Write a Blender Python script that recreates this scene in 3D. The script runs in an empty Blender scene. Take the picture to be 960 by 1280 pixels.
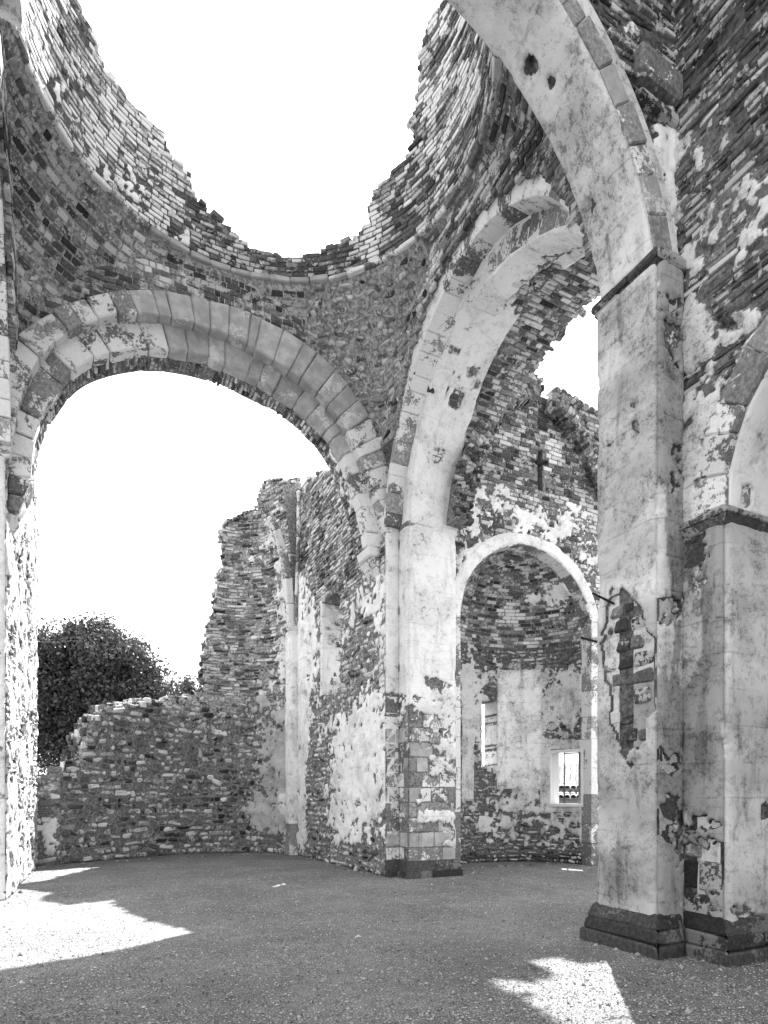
import bpy, bmesh, math, random
import numpy as np
from mathutils import Matrix, Vector

# ------------------------------------------------------------------ camera, world, sun, exposure
SC = bpy.context.scene
COL = SC.collection
FPX, CX, HY, EYE = 780.0, 480.0, 1000.0, 1.6          # focal length and horizon in photo pixels, eye height
YAW = math.radians(26.0)
FW = np.array([math.sin(YAW), math.cos(YAW)]); RT = np.array([math.cos(YAW), -math.sin(YAW)])
cam = bpy.data.cameras.new('camera'); camo = bpy.data.objects.new('camera', cam); COL.objects.link(camo)
camo.location = (0, 0, EYE); camo.rotation_euler = (math.pi/2, 0, -YAW)
cam.sensor_fit = 'HORIZONTAL'; cam.sensor_width = 36.0; cam.lens = FPX/960*36.0
cam.shift_y = (HY-640)/960.0
cam.clip_start = 0.05; cam.clip_end = 2000
SC.camera = camo

SUN_AZ = math.radians(39.8); SUN_EL = math.radians(52.3)
SUND = Vector((math.sin(SUN_AZ)*math.cos(SUN_EL), math.cos(SUN_AZ)*math.cos(SUN_EL), math.sin(SUN_EL)))
W = bpy.data.worlds.new('World'); SC.world = W; W.use_nodes = True
nt = W.node_tree; nt.nodes.clear()
sky = nt.nodes.new('ShaderNodeTexSky'); sky.sky_type = 'NISHITA'; sky.sun_disc = False
sky.sun_elevation = SUN_EL; sky.sun_rotation = SUN_AZ; sky.dust_density = 4.0; sky.air_density = 1.0
bw = nt.nodes.new('ShaderNodeRGBToBW'); nt.links.new(sky.outputs[0], bw.inputs[0])
mr = nt.nodes.new('ShaderNodeMix'); mr.data_type = 'FLOAT'; mr.inputs[0].default_value = 0.8   # thin white summer haze evens the sky out
nt.links.new(bw.outputs[0], mr.inputs[2]); mr.inputs[3].default_value = 4.6
bg = nt.nodes.new('ShaderNodeBackground'); bg.inputs[1].default_value = 0.1
nt.links.new(mr.outputs[0], bg.inputs[0])
wo = nt.nodes.new('ShaderNodeOutputWorld'); nt.links.new(bg.outputs[0], wo.inputs[0])
sl = bpy.data.lights.new('sun', 'SUN'); sl.energy = 4.8; sl.angle = math.radians(0.5); sl.color = (1, 1, 1)
so = bpy.data.objects.new('sun', sl); COL.objects.link(so); so.location = (20, 30, 40)
so.rotation_euler = SUND.to_track_quat('Z', 'Y').to_euler()
SC.view_settings.view_transform = 'Standard'; SC.view_settings.look = 'None'
SC.view_settings.gamma = 1.0; SC.view_settings.exposure = 2.55
try:
    SC.cycles.max_bounces = 8; SC.cycles.diffuse_bounces = 5
except Exception: pass

rng = np.random.default_rng(7); random.seed(7)

# ------------------------------------------------------------------ projection helpers
def pj(P):
    d = P[..., 0]*FW[0]+P[..., 1]*FW[1]; l = P[..., 0]*RT[0]+P[..., 1]*RT[1]
    d = np.maximum(d, 0.05)
    return CX+l*FPX/d, HY-(P[..., 2]-EYE)*FPX/d
def un(px, py, axis, val):
    t = (px-CX)/FPX; dx = FW[0]+RT[0]*t; dy = FW[1]+RT[1]*t
    d = val/(dx if axis == 'X' else dy)
    return (dx*d, dy*d, EYE+(HY-py)/FPX*d)

# ------------------------------------------------------------------ noise
def _h(i, j, k, s):
    n = (i.astype(np.int64)*374761393+j.astype(np.int64)*668265263+k.astype(np.int64)*2147483647+s*974634777) & 0xffffffff
    n = ((n ^ (n >> 13))*1274126177) & 0xffffffff
    n = ((n ^ (n >> 16))*2246822519) & 0xffffffff
    return ((n ^ (n >> 15)) & 0xffff)/65535.0
def vnoise(P, f, s=0):
    Q = P*np.asarray(f)+np.array([37.1, 91.7, 11.3]); I = np.floor(Q); F = Q-I; F = F*F*(3-2*F)
    I = I.astype(np.int64); i, j, k = I[..., 0], I[..., 1], I[..., 2]; x, y, z = F[..., 0], F[..., 1], F[..., 2]
    def L(a, b, t): return a+(b-a)*t
    return L(L(L(_h(i,j,k,s), _h(i+1,j,k,s), x), L(_h(i,j+1,k,s), _h(i+1,j+1,k,s), x), y),
             L(L(_h(i,j,k+1,s), _h(i+1,j,k+1,s), x), L(_h(i,j+1,k+1,s), _h(i+1,j+1,k+1,s), x), y), z)
def fbm(P, f, s=0, o=4):
    a = 0; w = 0.5; tot = 0; f = np.asarray(f, float)
    for q in range(o):
        a = a+w*vnoise(P, f, s+q*17); tot += w; w *= 0.55; f = f*2.03
    return a/tot                                        # 0..1, mean .5
def blobs(px, py, L, wob=0.0):
    v = np.zeros(px.shape)
    for (cx, cy, rx, ry, w) in L:
        q = ((px-cx)/rx)**2+((py-cy)/ry)**2+wob
        v = v+w*np.clip(1.25-q*0.75, 0, 1)
    return v
def inpoly(px, py, poly):
    r = np.zeros(px.shape, bool); n = len(poly)
    for a in range(n):
        x0, y0 = poly[a]; x1, y1 = poly[(a+1) % n]
        if y0 == y1: continue
        c = ((y0 > py) != (y1 > py)) & (px < (x1-x0)*(py-y0)/(y1-y0)+x0)
        r ^= c
    return r

# ------------------------------------------------------------------ materials
def newmat(name, rough=0.95):
    m = bpy.data.materials.new(name); m.use_nodes = True; n = m.node_tree; n.nodes.clear()
    o = n.nodes.new('ShaderNodeOutputMaterial'); b = n.nodes.new('ShaderNodeBsdfPrincipled')
    b.inputs['Roughness'].default_value = rough; b.inputs['Specular IOR Level'].default_value = 0.15
    n.links.new(b.outputs[0], o.inputs[0]); return m, n, b
class N:
    def __init__(s, n): s.n = n; s.pos = n.nodes.new('ShaderNodeNewGeometry')
    def noise(s, scale, detail=4, rough=0.6, vec=None, dist=0.0):
        t = s.n.nodes.new('ShaderNodeTexNoise'); t.inputs['Scale'].default_value = scale; t.inputs['Detail'].default_value = detail
        t.inputs['Roughness'].default_value = rough; t.inputs['Distortion'].default_value = dist
        s.n.links.new(vec if vec else s.pos.outputs['Position'], t.inputs['Vector']); return t.outputs[0]
    def vor(s, scale, vec=None, out=0, feat='F1'):
        t = s.n.nodes.new('ShaderNodeTexVoronoi'); t.feature = feat; t.inputs['Scale'].default_value = scale
        s.n.links.new(vec if vec else s.pos.outputs['Position'], t.inputs['Vector']); return t.outputs[out]
    def vscale(s, x, y, z):
        t = s.n.nodes.new('ShaderNodeVectorMath'); t.operation = 'MULTIPLY'; s.n.links.new(s.pos.outputs['Position'], t.inputs[0])
        t.inputs[1].default_value = (x, y, z); return t.outputs[0]
    def m(s, op, a, b=None, c=None, clamp=False):
        t = s.n.nodes.new('ShaderNodeMath'); t.operation = op; t.use_clamp = clamp
        for q, v in enumerate((a, b, c)):
            if v is None: continue
            if isinstance(v, (int, float)): t.inputs[q].default_value = v
            else: s.n.links.new(v, t.inputs[q])
        return t.outputs[0]
    def ss(s, v, a, b, lo=0.0, hi=1.0):
        t = s.n.nodes.new('ShaderNodeMapRange'); t.interpolation_type = 'SMOOTHSTEP'
        s.n.links.new(v, t.inputs[0])
        for q, w in zip((1, 2, 3, 4), (a, b, lo, hi)): t.inputs[q].default_value = w
        return t.outputs[0]
    def mix(s, f, a, b):
        t = s.n.nodes.new('ShaderNodeMix'); t.data_type = 'FLOAT'
        for q, v in zip((0, 2, 3), (f, a, b)):
            if isinstance(v, (int, float)): t.inputs[q].default_value = v
            else: s.n.links.new(v, t.inputs[q])
        return t.outputs[0]
    def attr(s, name):
        t = s.n.nodes.new('ShaderNodeAttribute'); t.attribute_name = name; return t.outputs['Fac']
    def color(s, bsdf, v): s.n.links.new(v, bsdf.inputs['Base Color'])
    def bump(s, bsdf, h, strength=0.5, dist=0.01):
        t = s.n.nodes.new('ShaderNodeBump'); t.inputs['Strength'].default_value = strength; t.inputs['Distance'].default_value = dist
        s.n.links.new(h, t.inputs['Height']); s.n.links.new(t.outputs[0], bsdf.inputs['Normal'])
    def rnd(s):
        o = s.n.nodes.new('ShaderNodeObjectInfo')
        return s.m('FRACT', s.m('ADD', o.outputs['Random'], s.pos.outputs['Random Per Island']))

def wall_mat(name, mortar, plast, stain=1.0, grey=0.30):
    """mortar bed / render under the bricks, with plaster where the 'pl' attribute is high"""
    m, n, b = newmat(name); q = N(n)
    pl = q.attr('pl')
    fn = q.noise(9, 5, 0.7); fn2 = q.noise(45, 3, 0.6)
    edge = q.m('ADD', pl, q.m('MULTIPLY', q.m('SUBTRACT', fn, 0.5), 0.35))
    f = q.ss(edge, 0.47, 0.52)
    # plaster: broad stains, vertical streaks, pock marks
    big = q.noise(1.3, 6, 0.62, dist=0.3); streak = q.noise(1.0, 4, 0.6, vec=q.vscale(5.5, 5.5, 0.9))
    mic = q.noise(20, 8, 0.8, dist=0.1); spk = q.noise(75, 5, 0.8)
    st = q.m('MULTIPLY', q.ss(big, 0.45, 0.62), 0.26*stain)
    st = q.m('ADD', st, q.m('MULTIPLY', q.ss(streak, 0.56, 0.66), 0.22*stain))
    med = q.noise(7, 8, 0.78, dist=0.12)
    st = q.m('ADD', st, q.m('MULTIPLY', q.ss(med, 0.53, 0.565), 0.20*stain))
    st = q.m('ADD', st, q.m('MULTIPLY', q.m('MULTIPLY', q.ss(mic, 0.52, 0.58), q.ss(big, 0.38, 0.56)), 0.30*stain))
    st = q.m('ADD', st, q.m('MULTIPLY', q.ss(spk, 0.54, 0.64), 0.16*stain))
    sep = n.nodes.new('ShaderNodeSeparateXYZ'); n.links.new(q.pos.outputs['Position'], sep.inputs[0])
    zz = q.m('FRACT', q.m('ADD', q.m('MULTIPLY', sep.outputs[2], 2.78), q.m('MULTIPLY', q.m('SUBTRACT', big, 0.5), 0.12)))
    jl = q.m('MULTIPLY', q.ss(q.m('ABSOLUTE', q.m('SUBTRACT', zz, 0.5)), 0.0, 0.045, 1.0, 0.0), q.ss(q.noise(2.2, 4), 0.46, 0.56))
    st = q.m('ADD', st, q.m('MULTIPLY', jl, 0.22*stain))
    ck = q.ss(q.vor(1.9, vec=None, feat='DISTANCE_TO_EDGE'), 0.0, 0.012, 1.0, 0.0)
    st = q.m('ADD', st, q.m('MULTIPLY', q.m('MULTIPLY', ck, q.ss(med, 0.48, 0.6)), 0.45), clamp=True)
    pc = q.mix(st, plast, grey)
    peel = q.ss(q.m('ADD', med, q.m('MULTIPLY', q.m('SUBTRACT', big, 0.5), 0.5)), 0.635, 0.65)
    pc = q.mix(q.m('MULTIPLY', peel, 0.75), pc, 0.16)
    spots = q.ss(q.vor(26), 0.10, 0.17, 1.0, 0.0)
    gate = q.ss(q.noise(3.0, 3), 0.50, 0.6)
    pc = q.mix(q.m('MULTIPLY', q.m('MULTIPLY', spots, gate), 0.8), pc, 0.05)
    mc = q.mix(q.ss(q.noise(16, 6, 0.75), 0.36, 0.66), mortar*0.45, mortar*1.7)
    rim = q.m('MULTIPLY', q.ss(edge, 0.40, 0.475), q.m('SUBTRACT', 1.0, f))
    mc = q.mix(q.m('MULTIPLY', rim, 0.35), mc, 0.10)
    tn = q.attr('tn')                                    # broad differences in the fabric: dark damp rubble, dark wash
    c = q.mix(f, mc, pc); c = q.m('MULTIPLY', c, tn)
    q.color(b, c)
    h = q.m('ADD', q.m('MULTIPLY', f, 1.2), q.m('ADD', q.m('MULTIPLY', q.noise(60, 5, 0.7), 0.35), q.m('MULTIPLY', med, 0.5)))
    q.bump(b, h, 0.75, 0.02)
    return m
def brick_mat(name, lo, hi, wash, washamt, grain=1.0):
    m, n, b = newmat(name); q = N(n); r = q.rnd()
    c = q.mix(r, lo, hi)
    c = q.mix(q.ss(q.noise(22 if grain == 1 else 5, 6, 0.75 if grain == 1 else .6), 0.38, 0.66), q.m('MULTIPLY', c, 0.6 if grain == 1 else .8), q.m('MULTIPLY', c, 1.25 if grain == 1 else 1.12))
    w = q.m('ADD', q.noise(2.6, 6, 0.7, dist=0.5), q.m('MULTIPLY', q.m('SUBTRACT', q.noise(24, 4, 0.7), 0.5), 0.45))
    w = q.m('ADD', w, q.m('MULTIPLY', q.m('SUBTRACT', q.m('FRACT', q.m('MULTIPLY', r, 7.3)), 0.5), 0.22))
    t0 = 0.75-0.5*washamt
    c = q.mix(q.ss(w, t0, t0+0.05), c, q.mix(q.noise(30, 4), wash*0.72, wash*1.12))
    q.color(b, c)
    q.bump(b, q.m('ADD', q.noise(55, 5, 0.75), q.noise(14, 3)), 0.8*grain, 0.012)
    return m
M = {}
M['wall'] = wall_mat('plaster_and_mortar', 0.17, 0.72, 1.1)
M['wall_joint'] = wall_mat('dark_joint_mortar', 0.07, 0.70, 1.0)
M['wall_light'] = wall_mat('pale_mortar', 0.24, 0.66, 1.1)
M['wall_clean'] = wall_mat('white_plaster_and_mortar', 0.15, 0.68, 1.0, 0.27)
M['wall_dirty'] = wall_mat('stained_plaster', 0.10, 0.56, 1.45, 0.15)
M['dark'] = brick_mat('dark_brick', 0.030, 0.13, 0.38, 0.42)
M['mid'] = brick_mat('weathered_brick', 0.08, 0.27, 0.50, 0.50)
M['lime'] = brick_mat('limewashed_brick', 0.22, 0.46, 0.64, 0.66)
M['rubble'] = brick_mat('rubble_stone', 0.07, 0.34, 0.55, 0.52)
M['ashlar'] = brick_mat('bare_ashlar', 0.15, 0.30, 0.68, 0.40)
M['stone_grey'] = brick_mat('grey_dressed_stone', 0.28, 0.38, 0.52, 0.26, 0.35)
M['stone_lime'] = brick_mat('limewashed_dressed_stone', 0.13, 0.30, 0.66, 0.62)
M['stone_dark'] = brick_mat('damp_plinth_stone', 0.030, 0.075, 0.15, 0.36)
M['cornice'] = brick_mat('dark_cornice_stone', 0.05, 0.10, 0.32, 0.42)
MI = ['wall', 'dark', 'mid', 'lime', 'rubble', 'ashlar', 'stone_lime', 'stone_grey', 'stone_dark']

# ------------------------------------------------------------------ object helpers
def mesh_np(name, V, faces_list, mats, midx=None, attrs=None, smooth=False):
    """faces_list: list of int arrays (n,k)"""
    me = bpy.data.meshes.new(name); me.vertices.add(len(V)); me.vertices.foreach_set('co', np.asarray(V, np.float32).ravel())
    loops = np.concatenate([f.ravel() for f in faces_list]).astype(np.int32)
    tot = np.concatenate([np.full(len(f), f.shape[1], np.int32) for f in faces_list])
    st = np.concatenate([[0], np.cumsum(tot)[:-1]]).astype(np.int32)
    me.loops.add(len(loops)); me.loops.foreach_set('vertex_index', loops)
    me.polygons.add(len(tot)); me.polygons.foreach_set('loop_start', st); me.polygons.foreach_set('loop_total', tot)
    for m in mats: me.materials.append(m)
    if midx is not None: me.polygons.foreach_set('material_index', np.asarray(midx, np.int32))
    me.polygons.foreach_set('use_smooth', np.full(len(tot), bool(smooth)))
    if attrs:
        for k, v in attrs.items():
            a = me.attributes.new(k, 'FLOAT', 'POINT'); a.data.foreach_set('value', np.asarray(v, np.float32))
    me.update(calc_edges=True); me.validate(); return me

class Thing:
    def __init__(s, name, label, cat, base=(0, 0, 0), group=None):
        s.o = bpy.data.objects.new(name, None); COL.objects.link(s.o); s.o.location = base; s.base = np.array(base, float)
        s.o.empty_display_size = 0.3; s.o['label'] = label; s.o['category'] = cat
        if group: s.o['group'] = group
        s.cand = []
    def part(s, name, me, parent=None, kind=None, label=None):
        o = bpy.data.objects.new(name, me); COL.objects.link(o); o.parent = parent or s.o
        if parent is None: o.matrix_basis = Matrix.Translation(Vector(-s.base))
        if kind: o['kind'] = kind
        if label: o['label'] = label
        return o

# bevelled unit block: signs and flags
bm_ = bmesh.new(); bmesh.ops.create_cube(bm_, size=1.0)
bmesh.ops.bevel(bm_, geom=list(bm_.edges)+list(bm_.verts), offset=0.1, segments=1, affect='EDGES', profile=0.5)
TV = np.array([v.co[:] for v in bm_.verts]); TS = np.sign(TV); TFL = (np.abs(TV) < 0.49).astype(float)
TQ = np.array([[v.index for v in f.verts] for f in bm_.faces if len(f.verts) == 4]); TT = np.array([[v.index for v in f.verts] for f in bm_.faces if len(f.verts) == 3])
bm_.free()
CID = ((TS[:, 0] > 0)*4+(TS[:, 1] > 0)*2+(TS[:, 2] > 0)*1).astype(int)
def unit_blocks(size, ch, jit):
    """(n,3) sizes -> (n,24,3) local coords"""
    n = len(size); c = np.minimum(ch/size, 0.3)[:, None, :]
    U = TS[None]*(0.5-TFL[None]*c)
    J = rng.uniform(-1, 1, (n, 8, 3))*jit
    return (U+J[:, CID, :]/size[:, None, :])*size[:, None, :]
def blocks_faces(n):
    off = (np.arange(n)*len(TV))[:, None, None]
    return (TQ[None]+off).reshape(-1, 4), (TT[None]+off).reshape(-1, 3)
VARIANTS = {}
def variant(size, ch, jit, key):
    if key not in VARIANTS:
        L = []
        for q in range(10):
            V = unit_blocks(np.array([size]), ch, jit)[0]
            L.append(V)
        VARIANTS[key] = (L, {})
    return VARIANTS[key]

# ------------------------------------------------------------------ the wall builder
def surf(T, Pf, u0, u1, v0, v1, res=0.05, bond=None, pl=None, tone=None, tn=None, keep=None, pit=None, thick=0.35, mat='wall',
         name='wall_core', backdir=None, rough=0.018, noedge=False, quant=True, edge=0.0, plh=0.035, label=None, warp=0.0):
    """Pf(u,v)->(...,3). u runs left to right seen from the visible side, v up."""
    a = Pf(np.array([(u0+u1)/2]), np.array([(v0+v1)/2]))
    def lenof(ax):
        s = np.linspace(0, 1, 24)
        best = 0
        for w in (0.02, 0.5, 0.98):
            if ax == 'u': Q = Pf(u0+(u1-u0)*s, np.full(24, v0+(v1-v0)*w))
            else: Q = Pf(np.full(24, u0+(u1-u0)*w), v0+(v1-v0)*s)
            best = max(best, np.linalg.norm(np.diff(Q, axis=0), axis=1).sum())
        return best
    Lu, Lv = lenof('u'), lenof('v')
    nu, nv = max(2, int(round(Lu/res))), max(2, int(round(Lv/res)))
    if bond: h, l = bond['h'], bond['l']
    else: h, l = res, res
    def ev(u, v):
        P = Pf(u, v); e = 1e-3
        Pu = Pf(u+e*(u1-u0), v)-Pf(u-e*(u1-u0), v); Pv = Pf(u, v+e*(v1-v0))-Pf(u, v-e*(v1-v0))
        Nn = np.cross(Pu, Pv); ln = np.linalg.norm(Nn, axis=-1, keepdims=True); Nn = Nn/np.maximum(ln, 1e-12)
        Pu = Pu/np.maximum(np.linalg.norm(Pu, axis=-1, keepdims=True), 1e-12)
        return P, Pu, Nn
    gu, gv = np.meshgrid(np.linspace(u0, u1, nu+1), np.linspace(v0, v1, nv+1), indexing='ij')
    P, Tu, Nn = ev(gu, gv)
    px, py = pj(P)
    F = pl(P, px, py) if pl else np.zeros(px.shape)
    TNV = tn(P, px, py) if tn else np.ones(px.shape)
    # displacement
    d = (fbm(P, 3.0, 3, 4)-0.5)*rough*2.2+(fbm(P, 14.0, 5, 3)-0.5)*min(rough, .02)*0.9
    d = d+np.clip((F-0.42)*8, 0, 1)*(plh+(0.009 if bond else 0))-(0.009 if bond else 0)
    if pit is not None: d = d-pit(P, px, py)
    if not noedge:
        eu = np.minimum(np.linspace(0, Lu, nu+1), Lu-np.linspace(0, Lu, nu+1))[:, None]
        tap = np.clip(eu/0.05, 0, 1)
        if pit is not None: tap = np.where(pit(P, px, py) > 0.01, 1, tap)
        d = d*tap+(1-tap)*0.5*plh
        d = d-np.clip(1-eu/0.07, 0, 1)*np.clip((fbm(P, (3, 3, 5), 21, 4)-.56)*6, 0, 1)*0.045
    Pd = P+Nn*d[..., None]
    bd = (backdir(gu, gv) if backdir else -Nn)
    B = P+bd*thick
    # keep, quantised to the courses so that broken edges are toothed
    cu = (gu[:-1, :-1]+gu[1:, 1:])/2; cv = (gv[:-1, :-1]+gv[1:, 1:])/2
    if keep:
        qv = h/Lv*(v1-v0); qu = l*0.5/Lu*(u1-u0)
        row = np.floor((cv-v0)/qv); kv = v0+(row+0.5)*qv; ku = u0+(np.floor((cu-u0)/qu+0.5*(row % 2))+0.5-0.5*(row % 2))*qu
        if not quant: ku, kv = cu, cv
        K = keep(Pf(np.clip(ku, u0, u1), np.clip(kv, v0, v1)), *pj(Pf(np.clip(ku, u0, u1), np.clip(kv, v0, v1))))
    else: K = np.ones(cu.shape, bool)
    if not K.any(): return
    idx = np.arange((nu+1)*(nv+1)).reshape(nu+1, nv+1); nb = idx.size
    A0, A1, A2, A3 = idx[:-1, :-1], idx[1:, :-1], idx[1:, 1:], idx[:-1, 1:]
    fr = np.stack([A0, A1, A2, A3], -1)[K]; bk = (np.stack([A3, A2, A1, A0], -1)+nb)[K]
    sides = []
    Kp = np.pad(K, 1)
    for (di, dj, a, b_) in ((-1, 0, A3, A0), (1, 0, A1, A2), (0, -1, A0, A1), (0, 1, A2, A3)):
        nbk = Kp[1+di:1+di+K.shape[0], 1+dj:1+dj+K.shape[1]]
        E = K & ~nbk
        if E.any(): sides.append(np.stack([a[E], a[E]+nb, b_[E]+nb, b_[E]], -1))
    allf = np.concatenate([fr, bk]+sides)
    V = np.concatenate([Pd.reshape(-1, 3), B.reshape(-1, 3)])
    used = np.unique(allf); rm = np.zeros(len(V), int); rm[used] = np.arange(len(used))
    at = {'pl': np.tile(F.ravel(), 2)[used], 'tn': np.tile(TNV.ravel(), 2)[used]}
    me = mesh_np(name, V[used], [rm[allf]], [M[mat]], attrs=at, smooth=False)
    nfr = len(fr); sm = np.zeros(len(allf), bool); sm[:nfr] = True; me.polygons.foreach_set('use_smooth', sm)
    o = T.part(name, me, label=label)
    if not bond: return o
    if edge:
        EM = []
        for (di, dj, a, b_) in ((-1, 0, A3, A0), (1, 0, A1, A2), (0, -1, A0, A1), (0, 1, A2, A3)):
            E = K & ~Kp[1+di:1+di+K.shape[0], 1+dj:1+dj+K.shape[1]]
            E = E.copy(); E[:1] &= di != -1; E[-1:] &= di != 1; E[:, :1] &= dj != -1; E[:, -1:] &= dj != 1
            EM.append(np.stack([a[E], b_[E]], -1))
        EM = np.concatenate(EM); cnt = int(len(EM)*res/0.13*max(1, thick/0.16)*edge)
        if cnt > 0:
            pk = EM[rng.integers(0, len(EM), cnt)]; t = rng.uniform(0.02, 1, cnt)[:, None]
            FV, BV, TT_, NN_ = V[:nb], V[nb:], Tu.reshape(-1, 3), Nn.reshape(-1, 3)
            C = (FV[pk[:, 0]]+FV[pk[:, 1]])/2*(1-t)+(BV[pk[:, 0]]+BV[pk[:, 1]])/2*t; T1 = TT_[pk[:, 0]]; N1 = NN_[pk[:, 0]]
            a_ = rng.normal(0, .35, cnt)[:, None]; T2 = T1*np.cos(a_)+N1*np.sin(a_); N2 = N1*np.cos(a_)-T1*np.sin(a_)
            sz = np.stack([rng.uniform(.10, .26, cnt), h*rng.uniform(.7, 1.1, cnt), rng.uniform(.08, .2, cnt)], -1)
            ti = tone(C, *pj(C)) if tone else np.full(cnt, MI.index(bond['mat']))
            T.cand.append(dict(C=C, T=T2, B=np.cross(N2, T2), N=N2, size=sz, m=ti, score=np.zeros(cnt), key=('e',), ch=.012, jit=.012, ref=np.array([.2, h, .1]), nm=bond.get('name', 'brick')))
    # bricks
    rows = int(Lv/h); r_i = []; 
    us, vs, ls, hs = [], [], [], []
    irr = bond.get('irr', 0.12)
    for r in range(rows):
        vv = (r+0.5)*h
        # local length of the course
        s = np.linspace(0, 1, 40); Q = Pf(u0+(u1-u0)*s, np.full(40, v0+(v1-v0)*min(vv/Lv, 1)))
        seg = np.concatenate([[0], np.cumsum(np.linalg.norm(np.diff(Q, axis=0), axis=1))]); LL = seg[-1]
        if LL < l*0.6: continue
        w = l*rng.choice(bond.get('ws', (1, 1, 1, 0.5)), int(LL/l*2.2)+4)*rng.uniform(1-irr, 1+irr, int(LL/l*2.2)+4)
        e = np.cumsum(w)-rng.uniform(0, l); st = e-w
        ok = (e > 0.06) & (st < LL-0.06); e = np.minimum(e[ok], LL); st = np.maximum(st[ok], 0)
        us.append(np.interp((e+st)/2, seg, u0+(u1-u0)*s)); ls.append(e-st); vs.append(np.full(len(e), v0+(v1-v0)*vv/Lv)); hs.append(np.full(len(e), h))
    if not us: return o
    u = np.concatenate(us); v = np.concatenate(vs); L = np.concatenate(ls); H = np.concatenate(hs)
    if irr > 0.2: v = v+rng.uniform(-.12, .12, len(v))*h/Lv*(v1-v0)
    P, Tu, Nn = ev(u, v); px, py = pj(P)
    ok = rng.random(len(u)) > bond.get('miss', 0.04)
    if keep: ok &= keep(P, px, py)
    if pl:
        F = pl(P, px, py); ok &= F < 0.47
    if pit is not None or (keep and not quant):
        for sx in (-.45, -.2, 0, .2, .45):
            Q = P+Tu*(L*sx)[:, None]; qx, qy = pj(Q)
            if pit is not None: ok &= pit(Q, qx, qy) < 0.02
            if keep and not quant: ok &= keep(Q, qx, qy)
    P, Tu, Nn, px, py, L, H = [q[ok] for q in (P, Tu, Nn, px, py, L, H)]
    n = len(P)
    if n == 0: return o
    TnI = tone(P, px, py) if tone else np.full(n, MI.index(bond['mat']))
    Bt = np.cross(Nn, Tu); g = bond.get('gap', 0.014)
    D = 0.07
    prot = bond.get('prot', 0.016)*rng.uniform(0.1, 1.25, n)+(rng.random(n) < bond.get('proud', 0.05))*bond.get('prot', 0.016)*1.2
    dsp = (fbm(P, 3.0, 3, 4)-0.5)*rough*2.2
    C = P+Nn*(prot+dsp-D/2)[:, None]
    hv = H*(rng.uniform(0.62, 1.0, n) if irr > 0.2 else rng.uniform(0.93, 1.0, n))
    size = np.stack([np.maximum(L-g, 0.03), np.maximum(hv-g, 0.02), np.full(n, D)], -1)
    ang = rng.normal(0, bond.get('rot', 0.012), n)
    ca, sa = np.cos(ang)[:, None], np.sin(ang)[:, None]
    T2 = Tu*ca+Bt*sa; B2 = Bt*ca-Tu*sa
    dist = np.linalg.norm(C-np.array([0, 0, EYE]), axis=1)
    area = np.sqrt(size[:, 0]*size[:, 1])/dist*FPX
    face = -(((C-np.array([0, 0, EYE]))/dist[:, None])*Nn).sum(1)
    vis = (px > 0) & (px < 960) & (py > 0) & (py < 1280) & (face > 0.05)
    score = np.where(vis, size[:, 0]/dist*FPX*np.clip(face*1.5, 0.3, 1), 0)
    T.cand.append(dict(C=C, T=T2, B=B2, N=Nn, size=size, m=TnI, score=score, key=(round(h, 3), round(l, 3), bond.get('jit', 0.005)), ch=bond.get('ch', 0.007), jit=bond.get('jit', 0.005),
                       ref=np.array([l-g, h-g, D]), nm=bond.get('name', 'brick')))
    return o

def finish(T, limit=290):
    """the bricks that show largest become objects, the rest one part"""
    names = {}
    for c in T.cand: names.setdefault(c['nm'], []).append(c)
    for nm, cs in names.items():
        sc = np.concatenate([c['score'] for c in cs]); 
        thr = np.sort(sc)[::-1][min(limit, len(sc)-1)] if len(sc) > limit else -1
        thr = max(thr, 9.0)
        rest = []
        for c in cs:
            big = c['score'] > thr
            vl, cache = variant(c['ref'], c['ch'], c['jit'], c['key']+(nm,))
            idx = np.nonzero(big)[0]
            for i in idx:
                k = int(rng.integers(0, 10)); mk = MI[int(c['m'][i])]
                if (k, mk) not in cache:
                    cache[(k, mk)] = mesh_np(nm, vl[k], [TQ, TT], [M[mk]])
                o = bpy.data.objects.new(nm, cache[(k, mk)]); COL.objects.link(o); o.parent = T.o
                s = c['size'][i]/c['ref']; Cc = c['C'][i]-T.base
                tx, ty, tz = c['T'][i]*s[0], c['B'][i]*s[1], c['N'][i]*s[2]
                o.matrix_basis = Matrix(((tx[0], ty[0], tz[0], Cc[0]), (tx[1], ty[1], tz[1], Cc[1]), (tx[2], ty[2], tz[2], Cc[2]), (0, 0, 0, 1)))
            r = ~big
            if r.any():
                U = unit_blocks(c['size'][r], c['ch'], c['jit'])
                V = c['C'][r][:, None]+U[..., :1]*c['T'][r][:, None]+U[..., 1:2]*c['B'][r][:, None]+U[..., 2:]*c['N'][r][:, None]
                rest.append((V, c['m'][r]))
        if rest:
            V = np.concatenate([x[0] for x in rest]); m = np.concatenate([x[1] for x in rest]).astype(int)
            fq, ft = blocks_faces(len(V))
            me = mesh_np(nm+'work', V.reshape(-1, 3), [fq, ft], [M[k] for k in MI], midx=np.concatenate([np.repeat(m, len(TQ)), np.repeat(m, len(TT))]))
            T.part({'brick': 'brickwork', 'stone': 'stonework'}.get(nm, nm), me, kind='stuff')

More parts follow.
